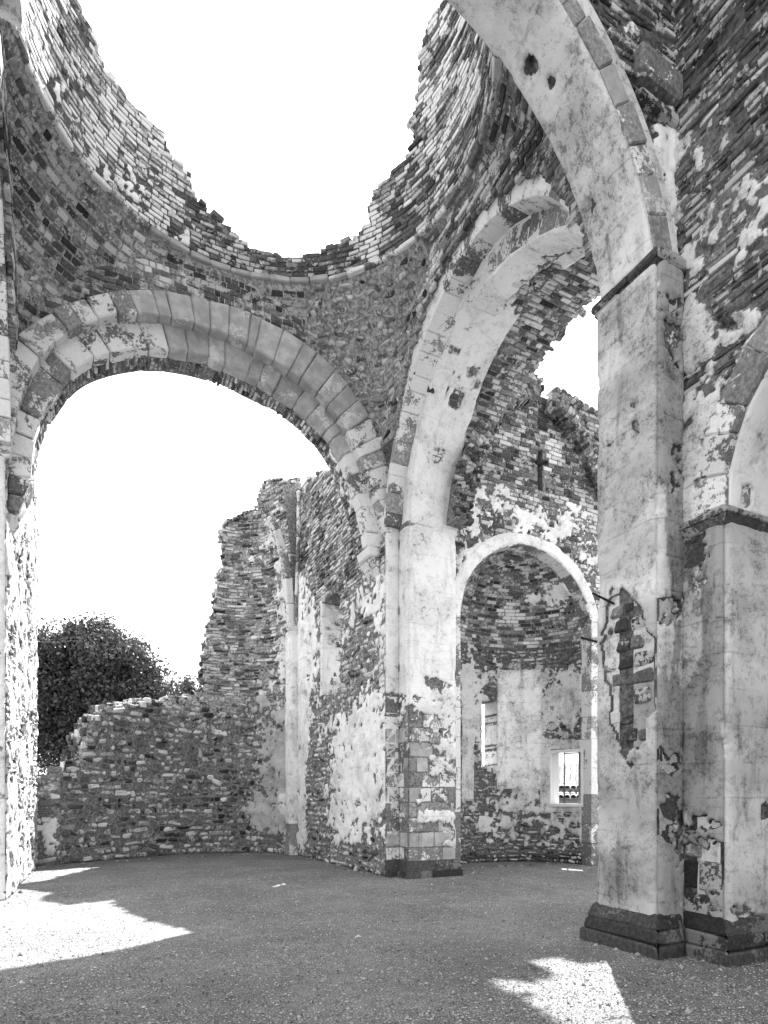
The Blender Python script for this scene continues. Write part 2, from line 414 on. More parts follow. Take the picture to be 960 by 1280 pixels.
def hexa(T, name, c8, mat, ch=0.012, jit=0.004, parent=None, label=None, kind=None):
    """c8: (8,3) corners ordered by (sx,sy,sz) bits"""
    c8 = np.asarray(c8, float)
    ex = np.linalg.norm(c8[4]-c8[0]); ey = np.linalg.norm(c8[2]-c8[0]); ez = np.linalg.norm(c8[1]-c8[0])
    c = np.minimum(ch/np.maximum([ex, ey, ez], 1e-4), 0.3)
    U = TS*(0.5-TFL*c)+0.5
    cc = c8+rng.uniform(-1, 1, (8, 3))*jit
    V = np.zeros((len(U), 3))
    for k in range(8):
        w = (U[:, 0] if k & 4 else 1-U[:, 0])*(U[:, 1] if k & 2 else 1-U[:, 1])*(U[:, 2] if k & 1 else 1-U[:, 2])
        V += w[:, None]*cc[k]
    me = mesh_np(name, V, [TQ, TT], [mat if not isinstance(mat, str) else M[mat]])
    return T.part(name, me, parent=parent, label=label, kind=kind)
def box(T, name, x0, x1, y0, y1, z0, z1, mat, ch=0.01, jit=0.0, **k):
    return hexa(T, name, [(x, y, z) for x in (x0, x1) for y in (y0, y1) for z in (z0, z1)], mat, ch, jit, **k)

def seg(p, q, z0=0.0):
    p = np.array(p, float); q = np.array(q, float); L = np.linalg.norm(q-p); d = (q-p)/L
    def f(u, v):
        return np.stack([p[0]+d[0]*u, p[1]+d[1]*u, v+0*u], -1)
    return f, L
def wallseg(T, p, q, z0, z1, **k):
    f, L = seg(p, q); return surf(T, f, 0, L, z0, z1, **k)

def offset_path(path, o):
    path = [np.array(p, float) for p in path]; out = []
    for i, p in enumerate(path):
        ns = []
        if i > 0: d = p-path[i-1]; d /= np.linalg.norm(d); ns.append(np.array([d[1], -d[0]]))
        if i < len(path)-1: d = path[i+1]-p; d /= np.linalg.norm(d); ns.append(np.array([d[1], -d[0]]))
        if len(ns) == 1: out.append(p+ns[0]*o)
        else:
            m = ns[0]+ns[1]; out.append(p+m/(1+ns[0]@ns[1])*o)
    return out
def course(T, name, path, z0, z1, o0, o1, mat, inner=-0.10, length=0.5, ch=0.012, jit=0.006):
    """a run of stones along a path; o0/o1 offsets at bottom and top"""
    A = offset_path(path, o0); B = offset_path(path, o1); I = offset_path(path, inner)
    for i in range(len(path)-1):
        L = np.linalg.norm(np.array(path[i+1])-np.array(path[i])); n = max(1, int(round(L/length*rng.uniform(0.9, 1.1))))
        cut = np.linspace(0, 1, n+1); 
        for j in range(1, n): cut[j] += rng.uniform(-.2, .2)/n
        for j in range(n):
            a, b = cut[j], cut[j+1]; g = 0.004/max(L, .1)
            a2 = a+(g if j else 0); b2 = b-(g if j < n-1 else 0)
            def l(Q, t): return Q[i]*(1-t)+Q[i+1]*t
            c8 = []
            for t in (a2, b2):
                for (Qb, Qt) in ((I, I), (A, B)):
                    c8.append((*l(Qb, t), z0)); c8.append((*l(Qt, t), z1))
            hexa(T, name, c8, mat, ch, jit)

# arch profiles: r(theta) from traced points, theta 0 at the right/far springing
def polar(pts, c, z0, mirror=False):
    a = []
    for (x, z) in pts: a.append((math.atan2(z-z0, x-c), math.hypot(x-c, z-z0)))
    if mirror:
        mx = max(p[0] for p in a); a = a+[(math.pi-t, r) for t, r in a if math.pi-t > mx+0.12]
    a = [p for p in a if -0.3 <= p[0] <= math.pi+0.3]
    a.sort(); t = np.array([p[0] for p in a]); r = np.array([p[1] for p in a])
    g = np.linspace(0, math.pi, 121); rr = np.interp(g, t, r)
    k = np.array([1, 2, 3, 4, 5, 4, 3, 2, 1.]); k /= k.sum()
    for _ in range(2):
        e = np.concatenate([rr[0]*np.ones(4), rr, rr[-1]*np.ones(4)]); rr = np.convolve(e, k, 'valid')
    return lambda th: np.interp(th, g, rr)
def voussoirs(T, ri, ro, c, z0, axis, d0, d1, n, matf, t0=0.0, t1=math.pi, name='voussoir', ch=0.014, jit=0.008, gap=0.007, var=0.25, prot=0.012):
    """axis 'Y': profile in X, depth d0..d1 along Y. axis 'X': profile in Y, depth along X. front is at d0."""
    cut = np.linspace(t0, t1, n+1)
    for j in range(1, n): cut[j] += rng.uniform(-var, var)*(t1-t0)/n
    for j in range(n):
        rm = float(ri((cut[j]+cut[j+1])/2)); g = gap/rm/2
        a, b = cut[j]+g, cut[j+1]-g; pr = rng.uniform(-1, 1)*prot; dr = rng.uniform(-1, 1)*prot*0.6
        c8 = []
        for t in (a, b):
            for rf, dd in ((ri, dr), (ro, 0)):
                for d in (d0+pr, d1):
                    r = float(rf(t))+dd; x = c+r*math.cos(t); z = z0+r*math.sin(t)
                    c8.append((x, d, z) if axis == 'Y' else (d, x, z))
        mid = np.mean(c8, axis=0)
        hexa(T, name, c8, matf(mid, j), ch, jit)
def arch_soffit(T, r0, r1, c, z0, axis, d0, d1, t0=0.0, t1=math.pi, **k):
    """underside between depth d0 (radius r0) and d1 (radius r1); visible side towards the centre"""
    # u must run back->front for axis Y, front->back for axis X
    def f(u, v):
        w = u/abs(d1-d0)
        if axis == 'Y': w = 1-w
        r = r0(v)*(1-w)+r1(v)*w; d = d0+(d1-d0)*w
        x = c+r*np.cos(v); z = z0+r*np.sin(v)
        return np.stack([x, d+0*x, z], -1) if axis == 'Y' else np.stack([d+0*x, x, z], -1)
    return surf(T, f, 0, abs(d1-d0), t0, t1, **k)
def arch_face(T, ri, ro, c, z0, axis, d, t0=0.0, t1=math.pi, **k):
    def f(u, v):
        w = u if axis == 'X' else 1-u
        r = ro(v)*(1-w)+ri(v)*w; x = c+r*np.cos(v); z = z0+r*np.sin(v)
        return np.stack([x, d+0*x, z], -1) if axis == 'Y' else np.stack([d+0*x, x, z], -1)
    return surf(T, f, 0, 1, t0, t1, **k)

BR = dict(h=0.105, l=0.25, mat='mid', prot=0.012, jit=0.004, ch=0.008, miss=0.04, gap=0.013)
RB = dict(h=0.15, l=0.21, mat='rubble', prot=0.024, jit=0.022, ch=0.028, irr=0.5, rot=0.12, miss=0.14, gap=0.03, name='stone', ws=(1, 0.7, 1.3, 0.55))
AS = dict(h=0.36, l=0.55, mat='ashlar', prot=0.010, jit=0.006, ch=0.012, irr=0.18, miss=0.0, gap=0.008, name='stone', ws=(1, 0.8, 0.6))
def bond(b, **k): d = dict(b); d.update(k); return d
def idx(name): return MI.index(name)
def tsel(P, fr):
    """random pick of brick materials by fractions: list of (name, weight array/float)"""
    n = len(P); w = np.stack([np.broadcast_to(x[1], n) for x in fr], 1); w = w/w.sum(1, keepdims=True); c = np.cumsum(w, 1)
    r = 0.75*(fbm(P, 1.5, 123, 5)-.5)*2.2+0.30*(rng.random(n)-.5)+0.0
    r = ((np.argsort(np.argsort(r))+.5)/n)[:, None]; k = np.minimum((r > c).sum(1), len(fr)-1)
    return np.array([idx(x[0]) for x in fr])[k]

CXX, CYY, HALF = 2.33, 8.50, 3.22        # centre of the crossing, half its side
SPR = 7.24                               # springing height of the great arches

# ------------------------------------------------------------------ ground
def ground():
    m, n, b = newmat('gravel_ground'); q = N(n)
    v = q.vor(85); c = q.mix(q.ss(q.noise(70, 4, 0.8), 0.36, 0.64), 0.075, 0.46)
    c = q.m('MULTIPLY', c, q.m('MULTIPLY', q.ss(q.noise(0.7, 6, 0.65), 0.35, 0.68, 0.80, 1.15), q.ss(q.noise(6, 5, 0.7), 0.35, 0.66, 0.86, 1.1)))
    c = q.m('MULTIPLY', c, q.ss(v, 0.0, 0.5, 1.15, 0.6))
    q.color(b, c); q.bump(b, q.m('ADD', q.m('MULTIPLY', v, -1.0), q.m('MULTIPLY', q.noise(25, 4), 0.8)), 0.9, 0.015)
    g = np.concatenate([-np.geomspace(600, 8, 16)[:-1], np.linspace(-8, 24, 129), np.geomspace(25, 600, 16)])
    X, Y = np.meshgrid(g, g, indexing='ij'); P = np.stack([X, Y, 0*X], -1)
    Z = (fbm(P, (0.7, 0.7, 1), 40, 4)-0.5)*0.05*np.exp(-((X-3)**2+(Y-8)**2)/500)
    P[..., 2] = Z-0.005
    k = np.arange(X.size).reshape(X.shape)
    f = np.stack([k[:-1, :-1], k[1:, :-1], k[1:, 1:], k[:-1, 1:]], -1).reshape(-1, 4)
    me = mesh_np('ground', P.reshape(-1, 3), [f], [m], smooth=True)
    o = bpy.data.objects.new('ground', me); COL.objects.link(o); o['kind'] = 'structure'
    # loose gravel
    mp, n, b = newmat('pebble'); q = N(n); q.color(b, q.mix(q.rnd(), 0.05, 0.42))
    cnt = 60000
    d = 3.6+rng.random(cnt)**1.6*13; t = rng.uniform(-0.68, 0.68, cnt)
    x = FW[0]*d+RT[0]*t*d; y = FW[1]*d+RT[1]*t*d
    ok = (y < 17.2) & (x > -1.05); x, y, d = x[ok], y[ok], d[ok]; n_ = len(x)
    PP = np.stack([x, y, 0*x], -1); z = (fbm(PP, (0.7, 0.7, 1), 40, 4)-0.5)*0.05*np.exp(-((x-3)**2+(y-8)**2)/500)
    s = rng.gamma(4, 0.0013, n_)+0.002+d*0.0001
    O = np.array([(1,0,0),(0,1,0),(-1,0,0),(0,-1,0),(0,0,.8),(0,0,-.6)], float)
    J = rng.uniform(0.65, 1.25, (n_, 6, 1)); a = rng.uniform(0, 6.28, n_); ca, sa = np.cos(a), np.sin(a)
    V = O[None]*J*s[:, None, None]; V = np.stack([V[..., 0]*ca[:, None]-V[..., 1]*sa[:, None], V[..., 0]*sa[:, None]+V[..., 1]*ca[:, None], V[..., 2]], -1)
    V += np.stack([x, y, z+s*0.1], -1)[:, None]
    foot = []
    for a, b_, m_ in (((5.62, 17.4), (5.62, 11.9), 34), ((-.35, 17.4), (5.4, 18.6), 40), ((-1.0, 12), (-.9, 17.2), 30), ((5.2, 4.4), (5.1, 5.4), 6), ((6.0, 11.1), (7.2, 11.1), 8), ((7.5, 12.2), (11, 12.4), 26)):
        for q_ in range(m_):
            t_ = rng.random(); foot.append((a[0]+(b_[0]-a[0])*t_+rng.normal(0, .12), a[1]+(b_[1]-a[1])*t_-abs(rng.normal(0, .16))))
    ff = np.array(foot); L_ = len(ff); V[:L_] = (V[:L_]-V[:L_].mean(1, keepdims=True))*rng.uniform(2, 5.5, (L_, 1, 1))+np.concatenate([ff, np.zeros((L_, 1))+.005], 1)[:, None]
    k_ = rng.random(n_) < .004; k_[:L_] = False; V[k_] = (V[k_]-V[k_].mean(1, keepdims=True))*2.6+V[k_].mean(1, keepdims=True)
    F = np.array([(0,1,4),(1,2,4),(2,3,4),(3,0,4)])
    me = mesh_np('gravel', V.reshape(-1, 3), [(F[None]+(np.arange(n_)*6)[:, None, None]).reshape(-1, 3)], [mp])
    o = bpy.data.objects.new('gravel', me); COL.objects.link(o); o['kind'] = 'stuff'; o['label'] = 'loose pale gravel scattered over the floor of the ruin'; o['category'] = 'gravel'
ground()

# ------------------------------------------------------------------ traced arch lines
def tr(pts, axis, val):
    out = []
    for (a, b) in pts:
        p = un(a, b, axis, val); out.append((p[0] if axis == 'Y' else p[1], p[2]))
    return out
AC = 2.32
A_out = polar(tr([(0,469),(5,450),(16,429),(35,408),(66,389),(101,375),(138,366),(173,362),(230,369),(300,388),(350,410),(385,432),(415,456),(442,492),(468,535),(484,580),(487,640)], 'Y', 11.60), AC, 6.9)
A_mid = polar(tr([(18,535),(23,505),(40,462),(59,436),(88,414),(122,400),(164,392),(195,396),(240,403),(280,418),(318,437),(350,456),(390,484),(420,515),(440,552),(454,587),(473,632),(479,657)], 'Y', 11.60), AC, 6.9)
A_in = polar(tr([(35,600),(42,560),(50,525),(61,506),(77,483),(89,465),(115,450),(140,443),(195,437),(225,441),(260,449),(285,459),(315,473),(345,489),(370,505),(395,528),(415,548),(437,600),(450,640),(459,680)], 'Y', 11.85), AC, 6.9)
BC = 8.45
B_out = polar(tr([(479,655),(483,620),(488,585),(499,524),(516,438),(544,360),(561,327),(585,282),(605,259),(626,238),(645,224),(668,211),(692,204)], 'X', 5.66), BC, SPR, True)
B_in1 = polar(tr([(484,655),(488,606),(499,545),(516,468),(540,405),(562,353),(573,331),(594,298),(622,268),(640,257),(655,250),(672,246),(690,247)], 'X', 5.66), BC, SPR, True)
B_in2 = polar(tr([(512,655),(516,600),(522,544),(536,479),(563,405),(581,377),(600,352)], 'X', 6.03), BC, SPR, True)
B_far = polar(tr([(573,665),(576,570),(590,520),(606,469),(631,420),(650,393),(664,372),(683,355),(710,332),(731,322)], 'X', 7.22), BC, SPR, True)
for nm, f in (('A_out', A_out), ('A_mid', A_mid), ('A_in', A_in), ('B_out', B_out), ('B_in1', B_in1), ('B_in2', B_in2), ('B_far', B_far)):
    print(nm, [round(float(f(t)), 2) for t in np.linspace(0, math.pi, 9)])
CC, CZ, CR = 2.46, 6.72, 2.91

def pits(L, polys=()):
    def f(P, px, py):
        v = np.zeros(px.shape)
        for (cx, cy, rx, ry, dp) in L:
            v = np.maximum(v, np.where((np.abs((px-cx)/rx)**3+np.abs((py-cy)/ry)**3) < 1, dp, 0))
        for (pg, dp) in polys: v = np.maximum(v, np.where(inpoly(px, py, pg), dp, 0))
        return v
    return f
def plf(base, amp, f=1.2, B=(), seed=1, fine=0.25, an=(1, 1, 1)):
    def g(P, px, py):
        return base+amp*(fbm(P, np.array(an)*f, seed, 5)-0.5)*2+fine*(fbm(P, 7.0, seed+9, 3)-0.5)+blobs(px, py, B, (fbm(P, 4.5, seed+3, 4)-0.5)*4.5+(fbm(P, 13.0, seed+5, 3)-0.5)*4.0)
    return g

# ------------------------------------------------------------------ drum and spandrels
def zone(T):
    def r_of(phi, z):
        q = HALF/np.maximum(np.abs(np.cos(phi)), np.abs(np.sin(phi)))
        s = np.sqrt(np.maximum(4.67**2-np.clip(z-7.98, 0, 9)**2, 0.1))
        return np.where(z > 7.98, np.minimum(q, s), q)
    def f(u, v):
        phi = -u; r = r_of(phi, v); return np.stack([CXX+r*np.cos(phi), CYY+r*np.sin(phi), v+0*u], -1)
    def keep(P, px, py):
        x, y, z = P[..., 0], P[..., 1], P[..., 2]; dx, dy = x-CXX, y-CYY
        def out(c, z0, R, w, m): return np.hypot(w-c, z-z0) > R(np.clip(np.arctan2(z-z0, w-c), 0, math.pi))-m
        k = z > SPR
        a = np.where(dy > 0, out(AC, 6.9, A_out, x, 0.10), np.hypot(x-CC, z-CZ) > CR+0.25)
        b = out(BC, SPR, B_out, y, 0.10)
        ns = np.abs(dy) >= np.abs(dx)
        near = np.abs(np.abs(dy)-np.abs(dx)) < 0.7
        return k & np.where(near, a & b, np.where(ns, a, b))
    def pl(P, px, py):
        return plf(0.20, 0.30, 1.6, [(60,330,60,45,.12),(150,330,50,30,.08),(95,245,30,20,.2),(500,400,60,60,.08)], 5)(P, px, py)-np.where((px > 215) & (px < 452), 0.35, 0)-np.where((px > 575) & (py < 270), 0.15, 0)
    def tone(P, px, py):
        L = ((px < 230)*1.0); R = ((px > 448) & (px < 580))*1.0; Mid = ((px >= 230) & (px <= 448))*1.0; D = (px >= 580)*1.0
        n = fbm(P, 1.7, 77, 3)
        dk = L*(1.3-n*1.3)+Mid*1.5+R*.35+D*1.0
        return tsel(P, [('dark', dk), ('mid', L*.8+R*1+Mid*.35+D*.6), ('lime', L*(.30*(n > .5)+.03)+R*.35*(n > .45)+Mid*.02+D*.04)])
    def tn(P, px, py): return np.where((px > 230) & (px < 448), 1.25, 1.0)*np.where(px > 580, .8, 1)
    surf(T, f, -math.radians(205), -math.radians(62), SPR, 11.40, res=0.055, bond=bond(BR, h=0.115, irr=0.15, jit=0.005, prot=.008, gap=.016), pl=pl, tone=tone, tn=tn, keep=keep, thick=0.5, name='spandrel_core', rough=0.04, mat='wall_light')
    surf(T, f, -math.radians(62), -math.radians(18), SPR, 11.40, res=0.055, bond=bond(RB, h=.14, l=.19), pl=pl, tone=lambda P, x, y: tsel(P, [('rubble', 1.2), ('mid', .6), ('dark', .15), ('lime', .15)]), keep=keep, thick=0.5, name='spandrel_core', rough=0.06, mat='wall_light')
    surf(T, f, -math.radians(18), math.radians(70), SPR, 11.40, res=0.055, bond=bond(BR, h=0.11, irr=0.2, jit=0.007), pl=pl, tone=tone, tn=tn, keep=keep, thick=0.5, name='spandrel_core', rough=0.04)
    surf(T, f, math.radians(70), math.radians(155), SPR, 11.40, res=0.12, pl=pl, keep=keep, thick=0.5, name='spandrel_core', rough=0.04)
    # string course at the foot of the drum
    n = 54
    for k in range(n):
        a, b = 2*math.pi*k/n+0.001, 2*math.pi*(k+1)/n-0.001; c8 = []
        for t in (a, b):
            jz = rng.uniform(-.012, .012); jr = rng.uniform(-.012, .022)
            for (r0, r1) in ((3.12+jr, 3.10+jr), (3.35, 3.35)):
                c8.append((CXX+r0*math.cos(t), CYY+r0*math.sin(t), 11.40+jz)); c8.append((CXX+r1*math.cos(t), CYY+r1*math.sin(t), 11.48+jz))
        x, y = pj(np.array([[CXX+3.1*math.cos(a), CYY+3.1*math.sin(a), 11.4]]))
        hexa(T, 'string_course_stone', c8, 'stone_grey' if 190 < x[0] < 436 else ('mid' if 560 < x[0] < 700 else 'stone_lime'), 0.015, 0.012)
DRUM_SKY = [(60,-80),(97,0),(112,30),(122,62),(130,80),(150,112),(165,130),(192,155),(212,178),(210,197),(220,205),(235,215),(242,235),(244,247),
            (260,262),(280,282),(300,300),(325,312),(355,320),(370,320),(400,312),(447,296),(447,290),(457,281),(461,272),(465,268),(465,257),(469,251),(470,242),(482,222),(513,194),(515,169),(513,152),(518,130),(527,90),(521,84),(532,45),(535,17),(546,0),(556,-40),(300,-600)]
def drum(T):
    def f(u, v):
        phi = -u; r = 3.14+0.0*v; return np.stack([CXX+r*np.cos(phi), CYY+r*np.sin(phi), v+0*u], -1)
    def keep(P, px, py):
        z = P[..., 2]; back = P[..., 1] < CYY-0.6*(P[..., 0]-CXX)
        phi = np.arctan2(P[..., 1]-CYY, P[..., 0]-CXX)
        vis = P[..., 0]*FW[0]+P[..., 1]*FW[1] > 8.0
        top = np.where(vis, 15.0, 12.6)+0.5*(fbm(P*np.array([1, 1, 0]), 1.5, 3, 3)-0.5)
        return (z < top) & ~(inpoly(px, py, DRUM_SKY) & vis)
    def pl(P, px, py):
        return plf(0.22, 0.22, 1.8, [(90,150,25,50,.22),(150,235,45,25,.30),(215,300,30,12,.28),(110,90,20,30,.12),(560,130,30,60,.05),(60,60,20,50,.15)], 8)(P, px, py)-np.where((px > 238) & (px < 440), 0.3, 0)
    def tone(P, px, py):
        L = (px < 238+(py-245)*-0.6)*1.0; R = (px > 438)*1.0; Mid = 1-np.clip(L+R, 0, 1)
        n = fbm(P, 1.9, 31, 3); top = np.clip((594-px)/120, 0, 1)
        return tsel(P, [('dark', L*.12+Mid*.9+R*(.30+.4*(px > 560)+.4*(n > .55))), ('mid', L*.30+Mid*.75+R*.6), ('lime', L*2.2+Mid*.10*(py < 320)+R*(1.2*(n < .58))*(px < 600))])
    surf(T, f, -math.radians(205), math.radians(70), 11.49, 15.3, res=0.055, edge=.6, bond=bond(BR, h=0.092, l=0.24, irr=0.2, prot=0.009, miss=0.04, rot=0.012, jit=0.006, proud=.05, gap=.016), pl=pl, tone=tone, keep=keep, thick=0.55, name='drum_core', rough=0.04, mat='wall_joint')
    surf(T, f, math.radians(70), math.radians(155), 11.49, 12.6, res=0.12, keep=keep, thick=0.55, name='drum_core', rough=0.04)

T = Thing('ruined_drum', 'round broken brick drum open to the sky above the crossing', 'drum', (CXX, CYY, 11.3)); drum(T); finish(T)
T = Thing('crossing_spandrel', 'curved brick and rubble spandrels under the round string course, between the great arches', 'spandrel', (CXX, CYY, SPR)); zone(T); finish(T)

# ------------------------------------------------------------------ great arch towards the apse (two rings)
def arch_a():
    T = Thing('stone_arch', 'great two ring stone arch at left, limewashed and bare grey blocks', 'arch', (AC, 11.8, SPR))
    def matf(p, j):
        x, y = pj(np.array([p])); x = x[0]
        return 'stone_lime' if (x < 176 or x > 446) else 'stone_grey'
    def matf2(p, j):
        x, y = pj(np.array([p])); x = x[0]
        return 'stone_lime' if (x < 196 or x > 436) else 'stone_grey'
    lead = lambda f, d: (lambda t: f(t)+d)
    voussoirs(T, lead(A_mid, 0.0), A_out, AC, 6.9, 'Y', 11.56, 11.86, 33, matf, 0.07, math.pi-0.05, ch=0.022, jit=0.014, prot=0.02)
    voussoirs(T, A_in, lead(A_mid, 0.06), AC, 6.9, 'Y', 11.80, 12.08, 27, matf2, 0.0, math.pi, ch=0.022, jit=0.014, prot=0.02)
    arch_face(T, lead(A_mid, 0.03), lead(A_out, -0.02), AC, 6.9, 'Y', 11.64, 0.0, math.pi, res=0.07, thick=0.6, name='ring_bed', pl=plf(0.45, .3))
    arch_face(T, lead(A_in, 0.03), lead(A_mid, 0.12), AC, 6.9, 'Y', 11.86, 0.0, math.pi, res=0.07, thick=0.5, name='ring_bed', pl=plf(0.45, .3))
    for sx, zb in ((1, 6.30), (-1, 6.05)):
        xo = AC+sx*3.38; xi = AC+sx*3.04
        for q in range(3):
            za, zc = 6.9-(6.9-zb)*q/3, 6.9-(6.9-zb)*(q+1)/3+.008; fa, fc = (q/3)**1.2, ((q+1)/3)**1.2
            c8 = []
            for (z, f_) in ((zc, fc), (za, fa)):
                for x in sorted((xi+(xo-xi)*f_*.96, xo)):
                    for y in (11.80+.06*f_, 12.42): c8.append((x, y, z))
            hexa(T, 'corbel_stone', c8, 'stone_lime', .03, .02)
    arch_soffit(T, lead(A_in, 0.01), lead(A_in, 0.0), AC, 6.9, 'Y', 12.06, 12.45, 0.0, math.pi, res=0.05, thick=0.3, name='soffit_core',
                bond=bond(BR, h=0.075, l=0.24, miss=0.08, prot=0.02, jit=0.01, irr=0.25, rot=.04), pl=plf(0.25, .25, 2, [(30,560,60,90,.1),(450,600,50,60,.25)]), tone=lambda P, x, y: tsel(P, [('mid', 1), ('dark', .7), ('lime', .45+1.2*(x < 110))]))
    finish(T)
arch_a()

# ------------------------------------------------------------------ side arches (three orders), right one in view
def arch_b():
    T = Thing('side_arch', 'tall plastered stepped arch opening into the right transept', 'arch', (5.6, BC, SPR))
    lead = lambda f, d: (lambda t: f(t)+d)
    voussoirs(T, B_in1, B_out, BC, SPR, 'X', 5.63, 6.08, 31, lambda p, j: 'stone_lime', 0.0, math.pi, ch=0.012, jit=0.006, prot=0.006, gap=0.004)
    arch_face(T, lead(B_in1, .03), lead(B_out, -.03), BC, SPR, 'X', 5.67, res=0.05, thick=0.3, name='ring_bed', pl=plf(0.74, .2, 2), mat='wall_clean')
    pit2 = pits([(620,330,7,3,.05),(548,500,4,8,.04),(560,420,6,8,.03)])
    arch_face(T, B_in2, lead(B_in1, .08), BC, SPR, 'X', 6.03, res=0.04, thick=0.4, name='second_ring', pl=plf(0.72, .25, 1.6, [(560,440,14,12,-.3),(575,402,10,10,-.3),(600,360,9,8,-.3)]), mat='wall_clean')
    t1_ = math.radians(80)
    voussoirs(T, lambda t: 2.88+0.02*np.sin(np.asarray(t)*9), lambda t: 3.24+0*np.asarray(t), BC, SPR, 'X', 6.0, 6.62, 12, lambda p, j: 'stone_lime', t1_, math.radians(168), ch=.02, jit=.02, prot=.01, gap=.004)
    arch_soffit(T, lambda t: 2.865+0*t, lambda t: 2.885+0*t, BC, SPR, 'X', 6.01, 6.66, t1_, math.radians(168), res=.035, thick=.2, name='lining_plaster', mat='wall_clean', bond=bond(BR), edge=.6,
                keep=lambda P, x, y: fbm(P, 3.0, 12)+(6.45-P[..., 0])*1.2 > .42, pl=plf(.62, .25, 2), tone=lambda P, x, y: tsel(P, [('mid', 1), ('dark', .5), ('lime', .5)]))
    def pl(P, px, py):
        return plf(0.66, 0.3, 1.5, [(665,335,28,14,-.5),(640,365,45,16,-.55),(600,345,10,8,-.4),(550,485,9,12,-.45),(568,500,8,10,-.3),(545,570,10,8,-.3),(560,430,9,8,-.3),(655,385,20,10,-.25),(590,400,22,16,.35),(540,620,30,30,.3)], 12)(P, px, py)
    arch_soffit(T, B_in2, B_far, BC, SPR, 'X', 6.03, 7.22, res=0.04, thick=0.35, name='soffit_core', pl=pl, mat='wall_clean',
                bond=bond(BR, miss=0.06, jit=0.008), tone=lambda P, x, y: tsel(P, [('mid', 1), ('dark', .5), ('lime', .5)]))
    finish(T)
    T = Thing('side_arch', 'plastered arch ring showing only as a sliver at the left picture edge', 'arch', (-1.0, BC, SPR))
    voussoirs(T, B_in1, lambda t: B_in1(t)+.12, BC, SPR, 'X', -0.975, -1.35, 31, lambda p, j: 'stone_lime', 0.0, math.pi, ch=0.012, jit=0.006, prot=0.006)
    finish(T)
arch_b()

# ------------------------------------------------------------------ near arch over the nave side
def arch_c():
    T = Thing('near_arch', 'wide pale plastered arch sweeping up to the top edge from the near right pier', 'arch', (CC, 5.0, SPR))
    R = lambda t: CR+0*np.asarray(t, float); Ro = lambda t: CR+0.27+0.03*np.sin(np.asarray(t)*5)
    t0 = math.asin(0.52/CR)
    voussoirs(T, lambda t: R(t)+0.012, Ro, CC, CZ, 'Y', 4.55, 4.9, 24, lambda p, j: ('ashlar', 'stone_grey', 'ashlar')[j % 3], t0, math.pi-t0, ch=0.014, jit=0.008, gap=0.005, prot=.01)
    pl = plf(0.86, 0.22, 1.1, [(662,82,9,12,-.9),(688,100,7,8,-.6),(740,265,7,18,-.6),(770,330,10,8,-.4)], 21)
    arch_soffit(T, R, R, CC, CZ, 'Y', 4.575, 5.27, t0, math.pi-t0, res=0.03, thick=0.4, name='soffit_plaster', pl=pl, mat='wall_dirty', bond=bond(AS), pit=pits([(662,82,5,13,.10),(738,262,5,16,.05),(692,100,5,6,.03)]), rough=0.03)
    def keep(P, px, py): return np.hypot(P[..., 0]-CC, P[..., 2]-CZ) > CR+0.2
    surf(T, seg((-1.2, 4.65), (5.80, 4.65))[0], 0, 7.0, 7.2, 12.2, res=0.05, thick=0.5, name='spandrel_core', keep=keep,
         bond=bond(BR, h=0.085, l=0.27, irr=.25, jit=.008, prot=.02, rot=.02, miss=.08), mat='wall_joint', pl=plf(0.30, .3, 1.5, [(830,200,18,90,.3),(835,290,12,40,.3),(800,40,20,18,.2),(765,20,12,12,-.3)], 23),
         tone=lambda P, x, y: tsel(P, [('dark', 1.3), ('mid', .6), ('lime', .12)]), rough=0.05)
    hexa(T, 'corbel_stone', [(x, y, z) for x, zz in ((5.12, (9.0, 9.3)), (5.71, (8.95, 9.25))) for y in (4.52, 4.8) for z in zz], 'ashlar', .03, .02)
    hexa(T, 'corbel_stone', [(x, y, z) for x, zz in ((5.15, (8.80, 8.9)), (5.71, (8.75, 8.86))) for y in (4.56, 4.8) for z in zz], 'dark', .02, .02)
    finish(T)
arch_c()

